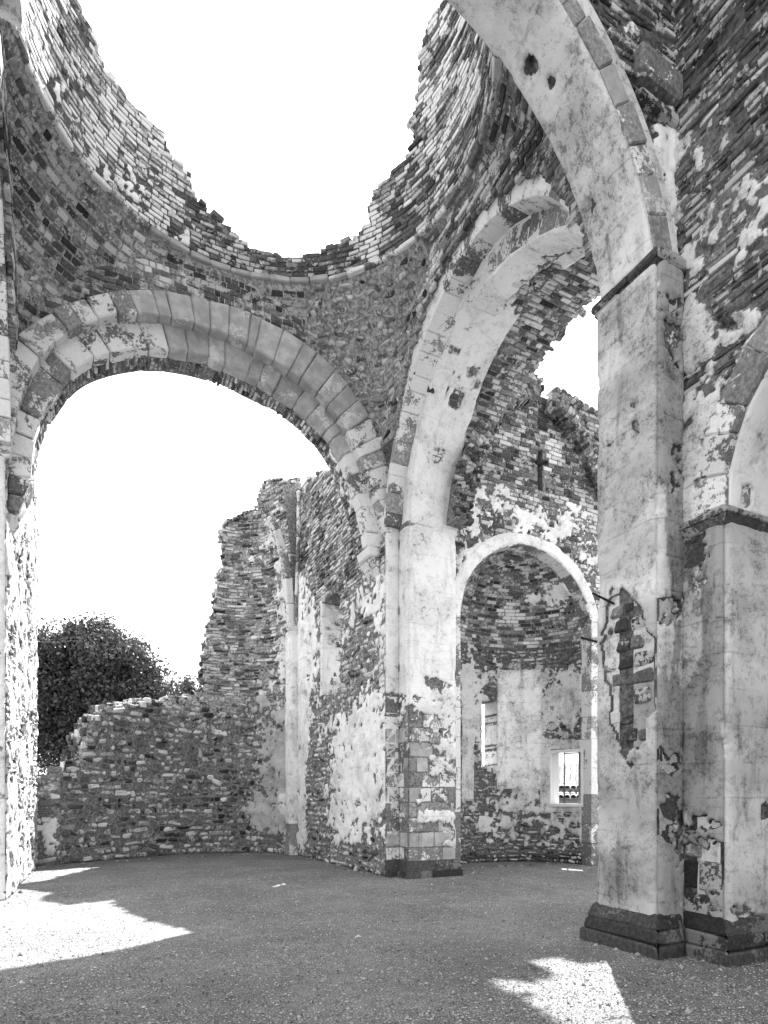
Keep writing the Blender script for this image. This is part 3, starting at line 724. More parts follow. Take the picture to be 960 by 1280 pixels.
# ------------------------------------------------------------------ piers
def pier_far():
    T = Thing('crossing_pier', 'far pier of pale plaster with bare patchy blocks low down, left of the niche', 'pier', (6.4, 11.5, 0))
    low = [(500,930,40,60,-.25),(545,990,18,14,-.35),(530,960,10,20,-.3),(555,1040,12,12,-.35),(530,1045,14,8,-.5),(540,1070,30,12,-.6),(490,905,8,16,-.6),(515,905,8,20,-.6),(545,855,16,9,-.45),(515,935,5,10,-.6),(495,1070,12,18,-.4),
           (512,1010,5,40,-.5),(562,1045,12,20,.35),(535,1020,40,6,.25),(520,830,60,30,.15)]
    P1 = plf(0.68, 0.16, 1.5, low, 31)
    def pl(P, px, py): return P1(P, px, py)+np.clip((870-py)/200, -1.0, .5)*0.35
    kw = dict(res=0.035, bond=bond(AS, h=0.31, l=0.5), pl=pl, mat='wall_clean', tone=lambda P, x, y: tsel(P, [('ashlar', 1), ('stone_grey', .8), ('stone_lime', .5), ('rubble', .3)]), thick=.3, name='pier_face', rough=.012)
    pt = pits([(547,913,6,8,.06),(561,900,0.1,0.1,.0)])
    wallseg(T, (5.70, 11.62), (6.03, 11.62), 0.0, SPR, pit=pits([(490,905,6,14,.03)]), **kw)
    wallseg(T, (6.03, 11.62), (6.03, 11.22), 0.0, SPR, **kw)
    wallseg(T, (6.03, 11.22), (7.15, 11.22), 0.0, SPR, pit=pt, **kw)
    wallseg(T, (7.15, 11.22), (7.15, 11.46), 0.0, SPR, **kw)
    path = [(5.70, 11.62), (6.03, 11.62), (6.03, 11.22), (7.15, 11.22), (7.15, 11.46)]
    course(T, 'plinth_stone', path, 0.0, 0.14, 0.13, 0.12, 'stone_dark', length=.6)
    course(T, 'plinth_stone', path, 0.14, 0.36, 0.10, 0.05, 'stone_dark', length=.6)
    course(T, 'impost_stone', path, SPR-0.05, SPR+0.04, 0.035, 0.06, 'stone_lime', length=.4, ch=.008)
    hexa(T, 'corbel_stone', [(x, y, z) for x in (6.55, 6.75) for y in (11.12, 11.3) for z in (2.75, 3.0)], 'ashlar', .03, .03)
    finish(T)
    T = Thing('crossing_pier', 'plastered left crossing pier, a thin strip of it at the left picture edge', 'pier', (-1.5, 11.6, 0))
    kw['pl'] = plf(0.6, .2)
    wallseg(T, (-1.95, 11.62), (-1.07, 11.62), 0, SPR, **kw)
    finish(T)
pier_far()

def pier_near():
    T = Thing('near_pier', 'massive near right pier of stained plaster with a torn hole showing stone', 'pier', (6.2, 5.0, 0))
    hole = [(765,742),(782,735),(795,750),(806,760),(812,790),(822,800),(820,830),(826,860),(818,885),(812,905),(800,935),(788,955),(778,940),(772,915),(762,900),(765,870),(757,840),(754,805),(760,780),(757,755)]
    P1 = plf(0.80, 0.15, 1.4, [(797,535,5,8,-.6),(770,560,10,8,-.3),(760,595,8,14,-.25),(795,505,8,6,-.3)], 41)
    def plA(P, px, py):
        w = (fbm(P, 9, 4, 3)-.5)*16; h_ = inpoly(px+w, py+w*1.5, hole); cc = np.hypot((px-790)/42, (py-845)/118) < 1.05
        return np.where(cc & ~h_, np.maximum(P1(P, px, py), .75), P1(P, px, py))-0.9*h_
    ptA = pits([(797,535,4,5,.05),(783,615,5,5,.02)], [(hole, .05)])
    kw = dict(res=0.025, bond=bond(AS, h=0.33, l=0.42, gap=.014, miss=.05, jit=.014, ch=.02, prot=.014), mat='wall_dirty', tone=lambda P, x, y: tsel(P, [('rubble', .7), ('dark', 1), ('stone_dark', .5)]), thick=.3, name='pier_face', rough=.012, plh=0.045)
    kb = bond(RB, h=.20, l=.26, prot=.022, gap=.022, jit=.018, rot=.03, irr=.4)
    kA = dict(kw); kA['bond'] = kb; kA['tone'] = lambda P, x, y: tsel(P, [('rubble', .35), ('dark', 1.2), ('stone_dark', .4), ('mid', .3)])
    tg = lambda P, px, py: np.clip(1.30-.95*fbm(P, (1.1, 1.1, 2.0), 68, 5)+.06*np.sin(P[..., 2]*7), .55, 1.05)
    wallseg(T, (5.35, 5.35), (5.35, 4.55), 0.0, 7.13, tn=tg, pl=plA, pit=None, **kA)
    wallseg(T, (7.2, 5.35), (5.35, 5.35), 0.0, 7.08, pl=plf(.7, .2), **dict(kw, res=.06))
    wallseg(T, (7.2, 5.68), (6.03, 5.68), 0.0, 7.24, pl=plf(.7, .2), **dict(kw, res=.07)); wallseg(T, (6.03, 5.68), (6.03, 5.35), 0.0, 7.24, pl=plf(.7, .2), **dict(kw, res=.05))
    P2 = plf(0.62, 0.25, 1.5, [(835,760,14,20,-.3),(832,1020,14,25,-.5),(838,950,12,14,-.35),(845,1050,12,28,-.5),(838,420,10,40,-.3),(838,580,8,30,-.25)], 43)
    tk = lambda k: (lambda P, px, py: np.where(fbm(P, (3, 3, .8), 66, 4)+(.12 if k else 0) > .52, .50, .92))
    wallseg(T, (5.35, 4.55), (5.73, 4.55), 0.0, 7.3, pl=P2, tn=tk(1), **kw)
    P3 = plf(0.66, 0.22, 1.5, [(880,1090,30,45,-.7),(870,700,14,40,-.2),(885,1030,26,10,-.4),(890,760,16,60,-.1)], 44)
    wallseg(T, (5.73, 4.55), (5.73, 4.07), 0.0, 4.34, pl=P3, tn=tk(1), **kw)
    P4 = plf(0.72, 0.25, 1.2, [(955,1020,8,18,-.8),(925,1140,40,8,-.2)], 45)
    wallseg(T, (5.73, 4.07), (7.2, 4.07), 0.0, 4.34, pl=P4, tn=tg, **kw)
    path = [(6.6, 5.35), (5.35, 5.35), (5.35, 4.55), (5.73, 4.55), (5.73, 4.07), (7.2, 4.07)]
    course(T, 'plinth_stone', path, -0.03, 0.13, 0.165, 0.16, 'stone_dark', length=.62, ch=.02, jit=.012)
    course(T, 'plinth_stone', path, 0.13, 0.27, 0.14, 0.11, 'stone_dark', length=.55, ch=.025, jit=.012)
    course(T, 'plinth_stone', path, 0.27, 0.43, 0.10, 0.04, 'stone_dark', length=.6, ch=.02, jit=.012)
    p2 = [(6.4, 5.35), (5.35, 5.35), (5.35, 4.55), (5.74, 4.55)]
    course(T, 'impost_stone', p2, 7.10, 7.17, 0.01, 0.05, 'cornice', length=.5, ch=.012)
    course(T, 'impost_stone', p2, 7.17, 7.26, 0.06, 0.08, 'cornice', length=.33, ch=.022, jit=.014)
    p3 = [(5.73, 4.60), (5.73, 4.07), (7.2, 4.07)]
    course(T, 'impost_stone', p3, 4.32, 4.41, 0.03, 0.09, 'cornice', length=.9, ch=.01)
    course(T, 'impost_stone', p3, 4.41, 4.455, 0.11, 0.115, 'cornice', length=.9, ch=.006)
    course(T, 'impost_stone', p3, 4.455, 4.50, 0.09, 0.05, 'cornice', length=.9, ch=.006)
    m, n, b = newmat('rusty_iron'); b.inputs['Base Color'].default_value = (.02, .02, .02, 1)
    for (a, c) in (((5.36, 5.12, 3.78), (5.16, 5.26, 3.92)), ((5.36, 5.38, 3.42), (5.18, 5.46, 3.47))):
        a = np.array(a); c = np.array(c); dd = (c-a)/np.linalg.norm(c-a); s1 = np.cross(dd, [0, 0, 1]); s1 /= np.linalg.norm(s1); s2 = np.cross(dd, s1)
        hexa(T, 'iron_bar', [p+s1*x*.011+s2*y*.011 for p in (a, c) for x in (-1, 1) for y in (-1, 1)], m, .003, .001)
    finish(T)
    T = Thing('nave_pier', 'plain plastered nave pier and wall just outside the picture at left', 'pier', (-0.8, 4.9, 0))
    kw2 = dict(res=.09, pl=plf(.7, .2), thick=.4, name='pier_face')
    wallseg(T, (-0.6, 4.55), (-0.6, 5.35), 0, SPR, **kw2); wallseg(T, (-1.05, 4.55), (-0.6, 4.55), 0, SPR, **kw2)
    wallseg(T, (-1.05, -3.0), (-1.05, 4.55), 0, 9.0, **kw2)
    finish(T)
pier_near()

# ------------------------------------------------------------------ nave wall at right with a blind side arch
def nave_wall():
    T = Thing('nave_wall', 'high right hand wall of streaked plaster over brick, its top courses dark', 'wall', (5.9, 1.0, 0))
    c, z0 = 2.58, 4.5
    ri = lambda t: 1.49+0.12*np.sin(np.asarray(t)); ro = lambda t: 1.85+0.10*np.sin(np.asarray(t))
    def keep(P, px, py):
        y, z = P[..., 1], P[..., 2]; t = np.clip(np.arctan2(z-z0, y-c), 0, math.pi)
        return ~((np.hypot(y-c, z-z0) < ro(t)-.05) & (z > z0)) & ~((np.abs(y-c) < 1.49) & (z <= z0)) & ~((z <= 4.34) & (y > 4.0))
    def pl(P, px, py):
        b = plf(0.44, 0.42, 1.0, [(890,300,60,40,.12),(940,170,40,40,.1),(880,560,25,60,.35),(870,430,22,45,.3),(930,330,40,20,-.2),(900,370,30,20,-.25),(870,540,14,20,-.2)], 51, fine=.8, an=(1, 1, 1.5))(P, px, py)
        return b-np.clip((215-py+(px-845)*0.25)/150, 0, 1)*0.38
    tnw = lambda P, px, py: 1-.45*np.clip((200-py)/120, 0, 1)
    f, L = seg((5.73, 4.80), (5.73, -3.0))
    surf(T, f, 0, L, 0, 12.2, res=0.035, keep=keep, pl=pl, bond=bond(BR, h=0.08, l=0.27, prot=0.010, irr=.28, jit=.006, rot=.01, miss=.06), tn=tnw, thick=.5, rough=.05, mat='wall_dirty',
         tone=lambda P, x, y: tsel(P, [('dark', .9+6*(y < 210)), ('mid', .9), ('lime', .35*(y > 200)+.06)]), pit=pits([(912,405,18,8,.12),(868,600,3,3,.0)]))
    voussoirs(T, ri, ro, c, z0, 'X', 5.71, 6.2, 15, lambda p, j: ('ashlar', 'rubble')[j % 2], 0, math.pi, ch=.014, jit=.012, gap=.008)
    arch_face(T, lambda t: ri(t)+.02, lambda t: ro(t)+.05, c, z0, 'X', 5.76, res=.05, thick=.5, name='ring_bed', pl=plf(.5, .3, 2))
    arch_soffit(T, ri, ri, c, z0, 'X', 5.78, 7.2, 0.0, math.pi, res=.035, thick=.3, name='soffit_plaster', pl=plf(.85, .15), mat='wall_clean', pit=pits([(930,622,6,14,.12),(942,580,6,6,.02)]))
    wallseg(T, (7.2, 4.6), (7.2, 0.5), 0, 7, res=.08, pl=plf(.7, .25), name='recess_wall')
    finish(T)
nave_wall()

# ------------------------------------------------------------------ choir walls
def choir_right():
    T = Thing('choir_wall', 'right choir wall of rubble and peeling plaster with a tall splayed window opening', 'wall', (6.0, 14.6, 0))
    f, L = seg((5.71, 17.6), (5.70, 11.62))
    skyp = [(370,300),(372,600),(395,598),(401,590),(412,590),(424,592),(434,596),(470,600),(520,300)]
    win = [(402,745),(425,736),(425,858),(402,868)]
    def keep(P, px, py):
        y, z = P[..., 1], P[..., 2]
        return ~((y > 14.15) & (y < 15.42) & (z > 4.3) & (z < 6.8)) & ~inpoly(px, py, skyp)
    B = [(455,950,40,70,.28),(440,1000,30,50,.2),(420,930,24,30,.1),(465,740,16,60,.18),(376,900,10,160,.5),(384,830,8,60,.35),(392,800,8,50,.2),(400,960,14,70,-.2),(392,1000,9,50,-.5),(430,870,18,20,-.25),(452,800,10,35,-.3),(440,830,16,24,-.2),
         (420,680,40,70,-.35),(430,1075,70,16,-.7),(470,1080,20,14,-.5),(440,760,14,40,.12)]
    def pl(P, px, py): return plf(0.44, 0.20, 1.3, B, 61, fine=.6)(P, px, py)-np.clip((740-py)/60, 0, 1)*.25
    pt = pits([(383,815,2.5,14,.12),(387,838,2.5,12,.12),(379,800,2,14,.10),(447,672,3,12,.2),(383,870,2,6,.1)])
    kw = dict(res=.045, pl=pl, thick=.85, rough=.05, pit=pt, keep=keep, edge=.5)
    tn = lambda P, x, y: tsel(P, [('rubble', 1), ('mid', .5), ('lime', .45*(y < 1050)), ('dark', .3+.6*(y > 1060)+.6*(y < 740))])
    surf(T, f, 0, L, 0, 5.6, bond=bond(RB, h=.13, l=.24), tone=tn, **kw)
    surf(T, f, 0, L, 5.6, 10.6, bond=bond(BR, h=.09, l=.27, irr=.25, jit=.009, prot=.016, rot=.02), tone=tn, **kw)
    box(T, 'window_sill', 5.72, 6.5, 14.2, 15.35, 4.25, 4.36, 'ashlar')
    wallseg(T, (5.67, 15.33), (6.55, 15.42), 4.3, 6.8, res=.05, pl=plf(.95, .1), mat='wall_clean', thick=.08, name='window_reveal')
    box(T, 'window_lintel', 5.67, 6.5, 14.15, 15.4, 6.72, 6.9, 'dark')
    # corner shaft and foot of a blocked doorway
    wk = dict(res=.05, pl=plf(.62, .22, 1.5, (), 5, fine=.5), mat='wall', thick=.2, name='corner_shaft', bond=bond(RB, h=.2, l=.2, prot=.01))
    wallseg(T, (5.47, 17.8), (5.47, 17.4), .9, 6.55, **wk); wallseg(T, (5.47, 17.4), (5.72, 17.4), .9, 6.55, **wk)
    course(T, 'base_stone', [(5.47, 17.8), (5.47, 17.4), (5.72, 17.4)], 0, .45, .05, .03, 'ashlar', length=.4); course(T, 'base_stone', [(5.47, 17.8), (5.47, 17.4), (5.72, 17.4)], .45, .9, .02, .01, 'ashlar', length=.4)
    course(T, 'impost_stone', [(5.40, 17.8), (5.47, 17.4), (5.72, 17.4)], 6.5, 6.62, .04, .08, 'stone_lime', length=.4)
    # broken vault ribs
    def rib(pts, w):
        pts = [np.array(p, float) for p in pts]
        for a, b in zip(pts[:-1], pts[1:]):
            d = b-a; d /= np.linalg.norm(d); s = np.cross(d, [0, 1, 0]); s /= np.linalg.norm(s); t = np.cross(d, s)
            hexa(T, 'rib_stone', [p+s*x*w+t*y*w for p in (a, b-d*.01) for x in (-1, 1) for y in (-1, 1)], 'stone_lime', .03, .015)
    rib([(5.55, 17.55, 6.6), (5.5, 17.5, 7.3), (5.4, 17.4, 8.0), (5.2, 17.25, 8.7), (4.95, 17.1, 9.2), (4.72, 17.05, 9.5)], .11)
    rib([(5.62, 17.4, 6.6), (5.62, 17.3, 7.5), (5.6, 17.1, 8.4), (5.56, 16.9, 9.2), (5.5, 16.7, 9.9), (5.45, 16.6, 10.2)], .05)
    finish(T)
choir_right()

def choir_left():
    T = Thing('choir_wall', 'sunlit left choir wall of rough white rubble at the left picture edge', 'wall', (-1.4, 14.5, 0))
    f, L = seg((-1.07, 11.62), (-0.95, 17.38))
    def keep(P, px, py): return P[..., 2] < 10.3+fbm(P, 1.3, 3)*.5
    surf(T, f, 0, L, 0, 10.8, res=.05, bond=bond(RB, h=.12, l=.22, prot=.03), pl=plf(.50, .20, 1.4, (), 71, fine=.7, an=(1.5, 1.5, .8)), keep=keep, thick=.7, rough=.06, mat='wall_dirty',
         tone=lambda P, x, y: tsel(P, [('lime', 2), ('mid', .8), ('rubble', .8)]))
    finish(T)
choir_left()

def spline(pts, n=400):
    P = np.array(pts, float); t = np.arange(len(P)); g = np.linspace(0, len(P)-1, n)
    Q = np.stack([np.interp(g, t, P[:, k]) for k in range(P.shape[1])], 1); w = n//len(P)//2*2+1; k = np.hanning(w+2)[1:-1]; k /= k.sum()
    E = np.concatenate([Q[0]+(Q[0]-Q[1:w//2+1][::-1]), Q, Q[-1]+(Q[-1]-Q[-w//2:-1][::-1])])
    R = np.stack([np.convolve(E[:, j], k, 'valid') for j in range(P.shape[1])], 1)
    return R
def tiles_along(T, pts, n, name='coping_tile', r=.085, length=.34, out=(0, -1, 0), mat='ashlar'):
    """half round tiles laid side by side along a line, open ends towards 'out'"""
    pts = np.array(pts, float); s = np.concatenate([[0], np.cumsum(np.linalg.norm(np.diff(pts, axis=0), axis=1))])
    out = np.array(out, float)/np.linalg.norm(out)
    for k in range(n):
        g = s[-1]*(k+.5)/n; c = np.array([np.interp(g, s, pts[:, j]) for j in range(3)])+rng.uniform(-.015, .015, 3)
        d = np.array([np.interp(g+.05, s, pts[:, j]) for j in range(3)])-np.array([np.interp(g-.05, s, pts[:, j]) for j in range(3)]); d /= np.linalg.norm(d)
        up = np.cross(out, d); up = up if up[2] > 0 else -up
        V = []; a = np.linspace(0, math.pi, 7)
        for o_ in (0.05, -length):
            for rr in (r, r-.018):
                for t in a: V.append(c+out*o_+d*rr*math.cos(t)+up*rr*math.sin(t)*.8)
        F = []; m = 7
        for i in range(6):
            F += [(i, i+1, m*2+i+1, m*2+i), (m+i+1, m+i, m*3+i, m*3+i+1), (i+1, i, m+i, m+i+1), (2*m+i, 2*m+i+1, 3*m+i+1, 3*m+i)]
        T.part(name, mesh_np(name, np.array(V), [np.array(F)], [M[mat]]))

APSE_SKY = [(0,972),(70,973),(80,968),(95,970),(103,950),(110,922),(122,900),(135,887),(165,880),(200,877),(240,872),(254,862),(258,850),(256,832),(262,800),(270,765),(275,730),(283,705),(284,680),(279,662),(290,650),(305,644),(322,638),(325,618),(331,604),(360,599),(400,592),(440,588),(440,200),(0,200)]
def apse():
    T = Thing('apse_wall', 'curved grey rubble apse wall broken low at left and rising to a tall jagged brick remnant', 'wall', (2.6, 19.0, 0))
    C = spline([(-.46, 17.50), (.67, 18.15), (2.0, 18.95), (3.2, 19.35), (4.4, 19.25), (5.2, 18.65), (5.66, 17.6)])
    g = np.linspace(0, 1, len(C))
    def f(u, v):
        x = np.interp(u, g, C[:, 0]); y = np.interp(u, g, C[:, 1]); k = np.clip(v-6.7, 0, 9)**2*0.045
        dx, dy = 3.4-x, 15.6-y; n = np.hypot(dx, dy); return np.stack([x+dx/n*k, y+dy/n*k, v+0*u], -1)
    keep = lambda P, px, py: ~inpoly(px, py, APSE_SKY)
    B = [(355,960,28,95,.45),(330,1015,34,22,.4),(360,800,16,60,.5),(325,870,16,30,.18),(300,820,10,10,0),(270,900,26,16,.12),(345,690,14,50,.2),(320,690,16,14,.15),(225,960,60,20,.06),(180,1060,120,14,-.2),(330,1060,60,12,-.6)]
    pl = plf(0.25, 0.28, 1.2, B, 81, fine=.7)
    pt = pits([(350,930,5,24,.12),(340,968,4,8,.25),(348,800,3,14,.08),(357,790,3,12,.08),(150,932,4,3,.15),(203,933,6,5,.15),(302,784,4,3,.15)])
    tn = lambda P, px, py: np.where(fbm(P, .5, 4, 4)+np.where((py > 980) & (px < 300), .12, 0) > .53, .62, 1.0)
    surf(T, f, 0, 1, 0, 4.8, res=.055, mat='wall_light', edge=.9, bond=bond(RB, h=.17, l=.24), pl=pl, keep=keep, pit=pt, tn=tn, thick=.8, rough=.07,
         tone=lambda P, x, y: tsel(P, [('rubble', 1.2), ('mid', .35), ('lime', .12), ('dark', .35+1.2*(fbm(P, .55, 4, 4) > .5))]))
    surf(T, f, 0, 1, 4.8, 11.9, res=.055, mat='wall_light', edge=.9, bond=bond(BR, h=.095, l=.28, irr=.3, prot=.022, jit=.012, rot=.03, miss=.08), pl=pl, keep=keep, pit=pt, thick=.7, rough=.07,
         tone=lambda P, x, y: tsel(P, [('dark', .9), ('mid', 1.0), ('lime', .25), ('rubble', .4)]))
    # string course half way up
    for k in range(9):
        u0, u1 = .66+k*.038, .66+(k+1)*.038-.002; c8 = []
        for u in (u0, u1):
            p = f(np.array([u]), np.array([6.6]))[0]; q = np.array([3.4-p[0], 15.6-p[1]]); q /= np.linalg.norm(q)
            for o in (-.1, .09):
                c8 += [(p[0]+q[0]*o, p[1]+q[1]*o, 6.52), (p[0]+q[0]*o, p[1]+q[1]*o, 6.62)]
        x, _ = pj(np.array([c8[0]]))
        if x[0] > 272: hexa(T, 'string_course_stone', c8, 'stone_lime', .02, .015)
    def top(pxs, pys, u_lo, u_hi):
        out = []
        us = np.linspace(0, 1, 300)
        for a, b in zip(pxs, pys):
            best = None
            U, Vv = np.meshgrid(np.linspace(u_lo, u_hi, 120), np.linspace(6, 11.9, 120)); P = f(U, Vv); x, y = pj(P); e = (x-a)**2+(y-b)**2; i = np.unravel_index(e.argmin(), e.shape); out.append(P[i])
        return out
    tiles_along(T, top([284, 292, 300, 310, 320], [658, 651, 646, 642, 639], .4, 1), 8, r=.10, out=(-.3, -1, 0))
    tiles_along(T, top([332, 345, 360, 375, 388, 400], [604, 601, 598, 596, 594, 592], .4, 1), 14, r=.10, out=(-.3, -1, 0))
    finish(T)
    T = Thing('wall_stub', 'short broken stub of stone wall with a lit edge, left end of the apse', 'wall', (-.7, 17.5, 0))
    kp = lambda P, px, py: P[..., 2] < 2.15+(fbm(P, 2.5, 8)-.5)*.5
    kw = dict(res=.04, bond=bond(RB, h=.2, l=.4, prot=.04), keep=kp, pl=plf(.3, .3, 2, [(62,1045,10,25,.3)]), thick=.3, tone=lambda P, x, y: tsel(P, [('ashlar', 1), ('rubble', .7), ('lime', .3)]))
    wallseg(T, (-.97, 17.36), (-.42, 17.36), 0, 2.5, **kw); wallseg(T, (-.42, 17.36), (-.42, 17.62), 0, 2.5, **kw)
    finish(T)
apse()

# ------------------------------------------------------------------ transept: end wall, niche, vault remains
NX, NY, NZ, NR = 9.30, 11.45, 5.55, 1.88
def transept():
    T = Thing('transept_wall', 'brick transept wall with a cross shaped slit above the tall niche arch', 'wall', (9.6, 11.7, 0))
    skyp = [(760,385),(748,385),(715,430),(683,465),(690,480),(697,490),(748,521),(765,531)]
    cross = [([(673,562),(679,562),(679,574),(686,575),(686,582),(679,582),(679,614),(672,614),(672,581),(663,579),(663,573),(673,574)], .4)]
    def keep(P, px, py):
        x, z = P[..., 0], P[..., 2]
        return ~inpoly(px, py, cross[0][0]) & (~((np.hypot(x-NX, z-NZ) < NR+.18) & (z > NZ))) & ~((np.abs(x-NX) < NR+.12) & (z <= NZ)) & ~inpoly(px, py, skyp) & (z < 11.0)
    B = [(622,632,24,20,.42),(588,625,14,14,.45),(585,650,16,22,.45),(600,690,26,18,.45),(660,650,20,14,.38),(690,660,36,16,.42),(715,645,18,12,.32),(735,700,18,26,.30),(650,678,26,12,.3),(730,610,12,8,.2),(580,760,10,60,.4),(700,640,10,6,-.2)]
    surf(T, seg((7.15, NY), (12.6, NY))[0], 0, 5.45, 0, 11.2, res=.035, keep=keep, quant=False, pl=plf(.22, .20, 1.7, B, 91, fine=.4), thick=.55, rough=.03, mat='wall_clean',
         bond=bond(BR, h=.10, l=.27, irr=.2, jit=.006, miss=.03), tone=lambda P, x, y: tsel(P, [('dark', 1.0), ('mid', 1.1), ('lime', .30)]))
    ri = lambda t: NR+0*np.asarray(t, float); ro = lambda t: NR+.30+0*np.asarray(t, float)
    voussoirs(T, ri, ro, NX, NZ, 'Y', NY-.03, NY+.35, 19, lambda p, j: 'stone_lime', 0, math.pi, ch=.01, jit=.004, gap=.005, prot=.004)
    arch_face(T, lambda t: ri(t)+.015, ro, NX, NZ, 'Y', NY-.012, res=.05, thick=.3, name='ring_bed', pl=plf(.8, .1), mat='wall_clean')
    for s in (-1, 1):
        z = 0.0
        while z < NZ-.05:
            h = min(rng.uniform(.45, .8), NZ-z); x0, x1 = sorted((NX+s*NR, NX+s*(NR+.22)))
            box(T, 'jamb_stone', x0, x1, NY-.03, NY+.35, z, z+h-.006, 'stone_lime' if z > 1.3 else 'ashlar', .01, .004); z += h
    cx_ = un(675, 590, 'Y', NY); box(T, 'slit_shade_block', cx_[0]-.5, cx_[0]+.5, NY+.50, NY+.56, cx_[2]-.7, cx_[2]+.7, 'stone_dark')  # added block, its dark colour stands in for the unlit roof space behind
    tl = [un(a, b, 'Y', NY-.1) for a, b in ((692, 486), (705, 494), (720, 503), (735, 512), (748, 520), (775, 537))]
    tiles_along(T, tl, 12, r=.105, out=(0, -1, .0))
    # niche
    a_, b_ = NR, 1.55
    def wallf(u, v):
        ph = math.pi-u; return np.stack([NX+a_*np.cos(ph), NY+.3+b_*np.sin(ph), v+0*u], -1)
    def domef(u, v):
        ph = math.pi-u; return np.stack([NX+a_*np.cos(ph)*np.cos(v), NY+.3+b_*np.sin(ph)*np.cos(v), NZ+(NR+.0)*np.sin(v)], -1)
    def bd(u, v):
        a = np.radians(25+(180-np.degrees(u)-11)*72/74); return np.stack([np.cos(a), np.sin(a), 0*a], -1)
    def kp(P, px, py):
        return ~((px > 602) & (px < 621) & (py > 876) & (py < 959)) & ~((px > 688) & (px < 740) & (py > 937) & (py < 1006))
    B = [(648,880,34,60,.35),(700,870,50,40,.3),(640,930,40,40,.25),(600,880,14,60,.2),(735,780,18,20,.1),(600,1010,20,20,-.1),(690,1035,30,30,-.05),(612,868,12,14,-.3),(660,1070,100,10,-.7),(590,1050,16,10,-.3),(735,1010,8,60,.25),(585,870,10,90,.3)]
    pl = lambda P, px, py: plf(.40, .26, 1.7, B, 93, fine=.5)(P, px, py)-np.clip((850-py)/25, 0, 1)*.35+np.clip((py-960)/30, 0, 1)*.12+1.0*((px > 676) & (px < 752) & (py > 925) & (py < 1015))+.5*((px > 622) & (px < 676) & (py > 838) & (py < 985))+.5*((px > 578) & (px < 592) & (py > 830) & (py < 1000))
    tn = lambda P, px, py: np.where(py > 1068, .45, np.where((px > 622) & (px < 676) & (py > 838) & (py < 985), 1.18, .92))
    surf(T, wallf, 0, math.pi, 0, NZ, res=.035, mat='wall_dirty', pl=pl, keep=kp, quant=False, backdir=bd, thick=.55, rough=.025, name='niche_wall', tn=tn, bond=bond(RB, h=.1, l=.25, prot=.02, jit=.01, miss=.05),
         tone=lambda P, x, y: tsel(P, [('rubble', 1), ('mid', 1), ('dark', .8)]))
    surf(T, domef, 0, math.pi, 0, math.pi/2-.03, res=.045, thick=.4, rough=.02, name='niche_dome', pl=plf(.16, .2, 1.6, [(690,738,34,14,.32),(720,745,30,18,.25),(735,778,18,18,.35),(638,707,22,9,.3),(730,730,20,20,.2),(660,750,20,8,.22),(700,700,30,8,-.2)], 95, fine=.4),
         bond=bond(BR, h=.09, l=.24, irr=.2, miss=.03, prot=.008), tone=lambda P, x, y: tsel(P, [('mid', 1.3), ('dark', .8), ('lime', .16)]))
    # square window: frame and leaf standing in the opening
    def un_wall(a, b):
        U, Vv = np.meshgrid(np.linspace(0, math.pi, 500), np.linspace(.5, 5, 300)); P = wallf(U, Vv); x, y = pj(P); e = (x-a)**2+(y-b)**2; i = np.unravel_index(e.argmin(), e.shape); return P[i]
    mf, n_, b__ = newmat('window_frame_paint', .6); b__.inputs['Base Color'].default_value = (.55, .55, .55, 1)
    md, n_, b__ = newmat('dark_window_iron', .6); b__.inputs['Base Color'].default_value = (.03, .03, .03, 1)
    p0, p1 = un_wall(688, 1006), un_wall(741, 938); bdv = np.array([math.cos(math.radians(25)), math.sin(math.radians(25)), 0])
    zb, zt = p0[2], p1[2]; e = np.array([p1[0]-p0[0], p1[1]-p0[1], 0]); Lw = np.linalg.norm(e); e /= Lw
    fr = Thing.part(T, 'window', mesh_np('window', np.array([p0, p0+e*.01, p0+e*.01+[0, 0, .01]]), [np.array([[0, 1, 2]])], [mf]))
    def bar(nm, s0, s1, z0, z1, o0, o1, mt):
        c8 = [tuple(np.array([p0[0], p0[1], z])+e*s+bdv*o) for s in (s0, s1) for o in (o0, o1) for z in (z0, z1)]
        hexa(T, nm, c8, mt, .006, .0, parent=fr)
    bar('frame_bar', -.05, Lw+.05, zb-.05, zb+.03, -.04, .12, mf); bar('frame_bar', -.05, Lw+.05, zt-.03, zt+.04, -.03, .12, mf)
    bar('frame_bar', -.05, .015, zb, zt, -.03, .12, mf); bar('frame_bar', Lw-.015, Lw+.05, zb, zt, -.03, .12, mf)
    bar('reveal', -.02, .02, zb, zt, .12, .5, mf)
    o = .42
    bar('iron_bar', .18, .21, zb+.02, zt, o, o+.03, md); bar('iron_bar', .18, Lw+.1, zt-.04, zt-.01, o, o+.03, md); bar('iron_bar', .18, Lw+.1, zb+.04, zb+.06, o, o+.03, md)
    finish(T)
    # vault remains
    T = Thing('broken_vault', 'broken brick vault over the right transept with open sky through the gap', 'vault', (8.4, BC, SPR))
    hole = [(573,640),(576,600),(600,562),(632,518),(655,486),(662,474),(669,490),(667,465),(680,444),(697,424),(718,398),(736,377),(765,345),(765,150),(450,150),(450,700),(573,700)]
    lead = lambda f, d: (lambda t: f(t)+d)
    def kv(P, px, py): return np.where(P[..., 1] > BC-1.2, inpoly(px, py, hole) & (P[..., 0] < 9.2), P[..., 0] < 7.7+.4*fbm(P, 1.5, 4))
    arch_soffit(T, lead(B_far, .05), lead(B_far, .05), BC, SPR, 'X', 7.22, 10.4, res=.05, thick=.3, name='vault_core', keep=kv, rough=.03,
                edge=.25, bond=bond(BR, h=.10, irr=.25, jit=.008, prot=.014), pl=plf(.14, .22, 1.8, (), 97), tone=lambda P, x, y: tsel(P, [('mid', 1.3), ('dark', .8), ('lime', .25)]))
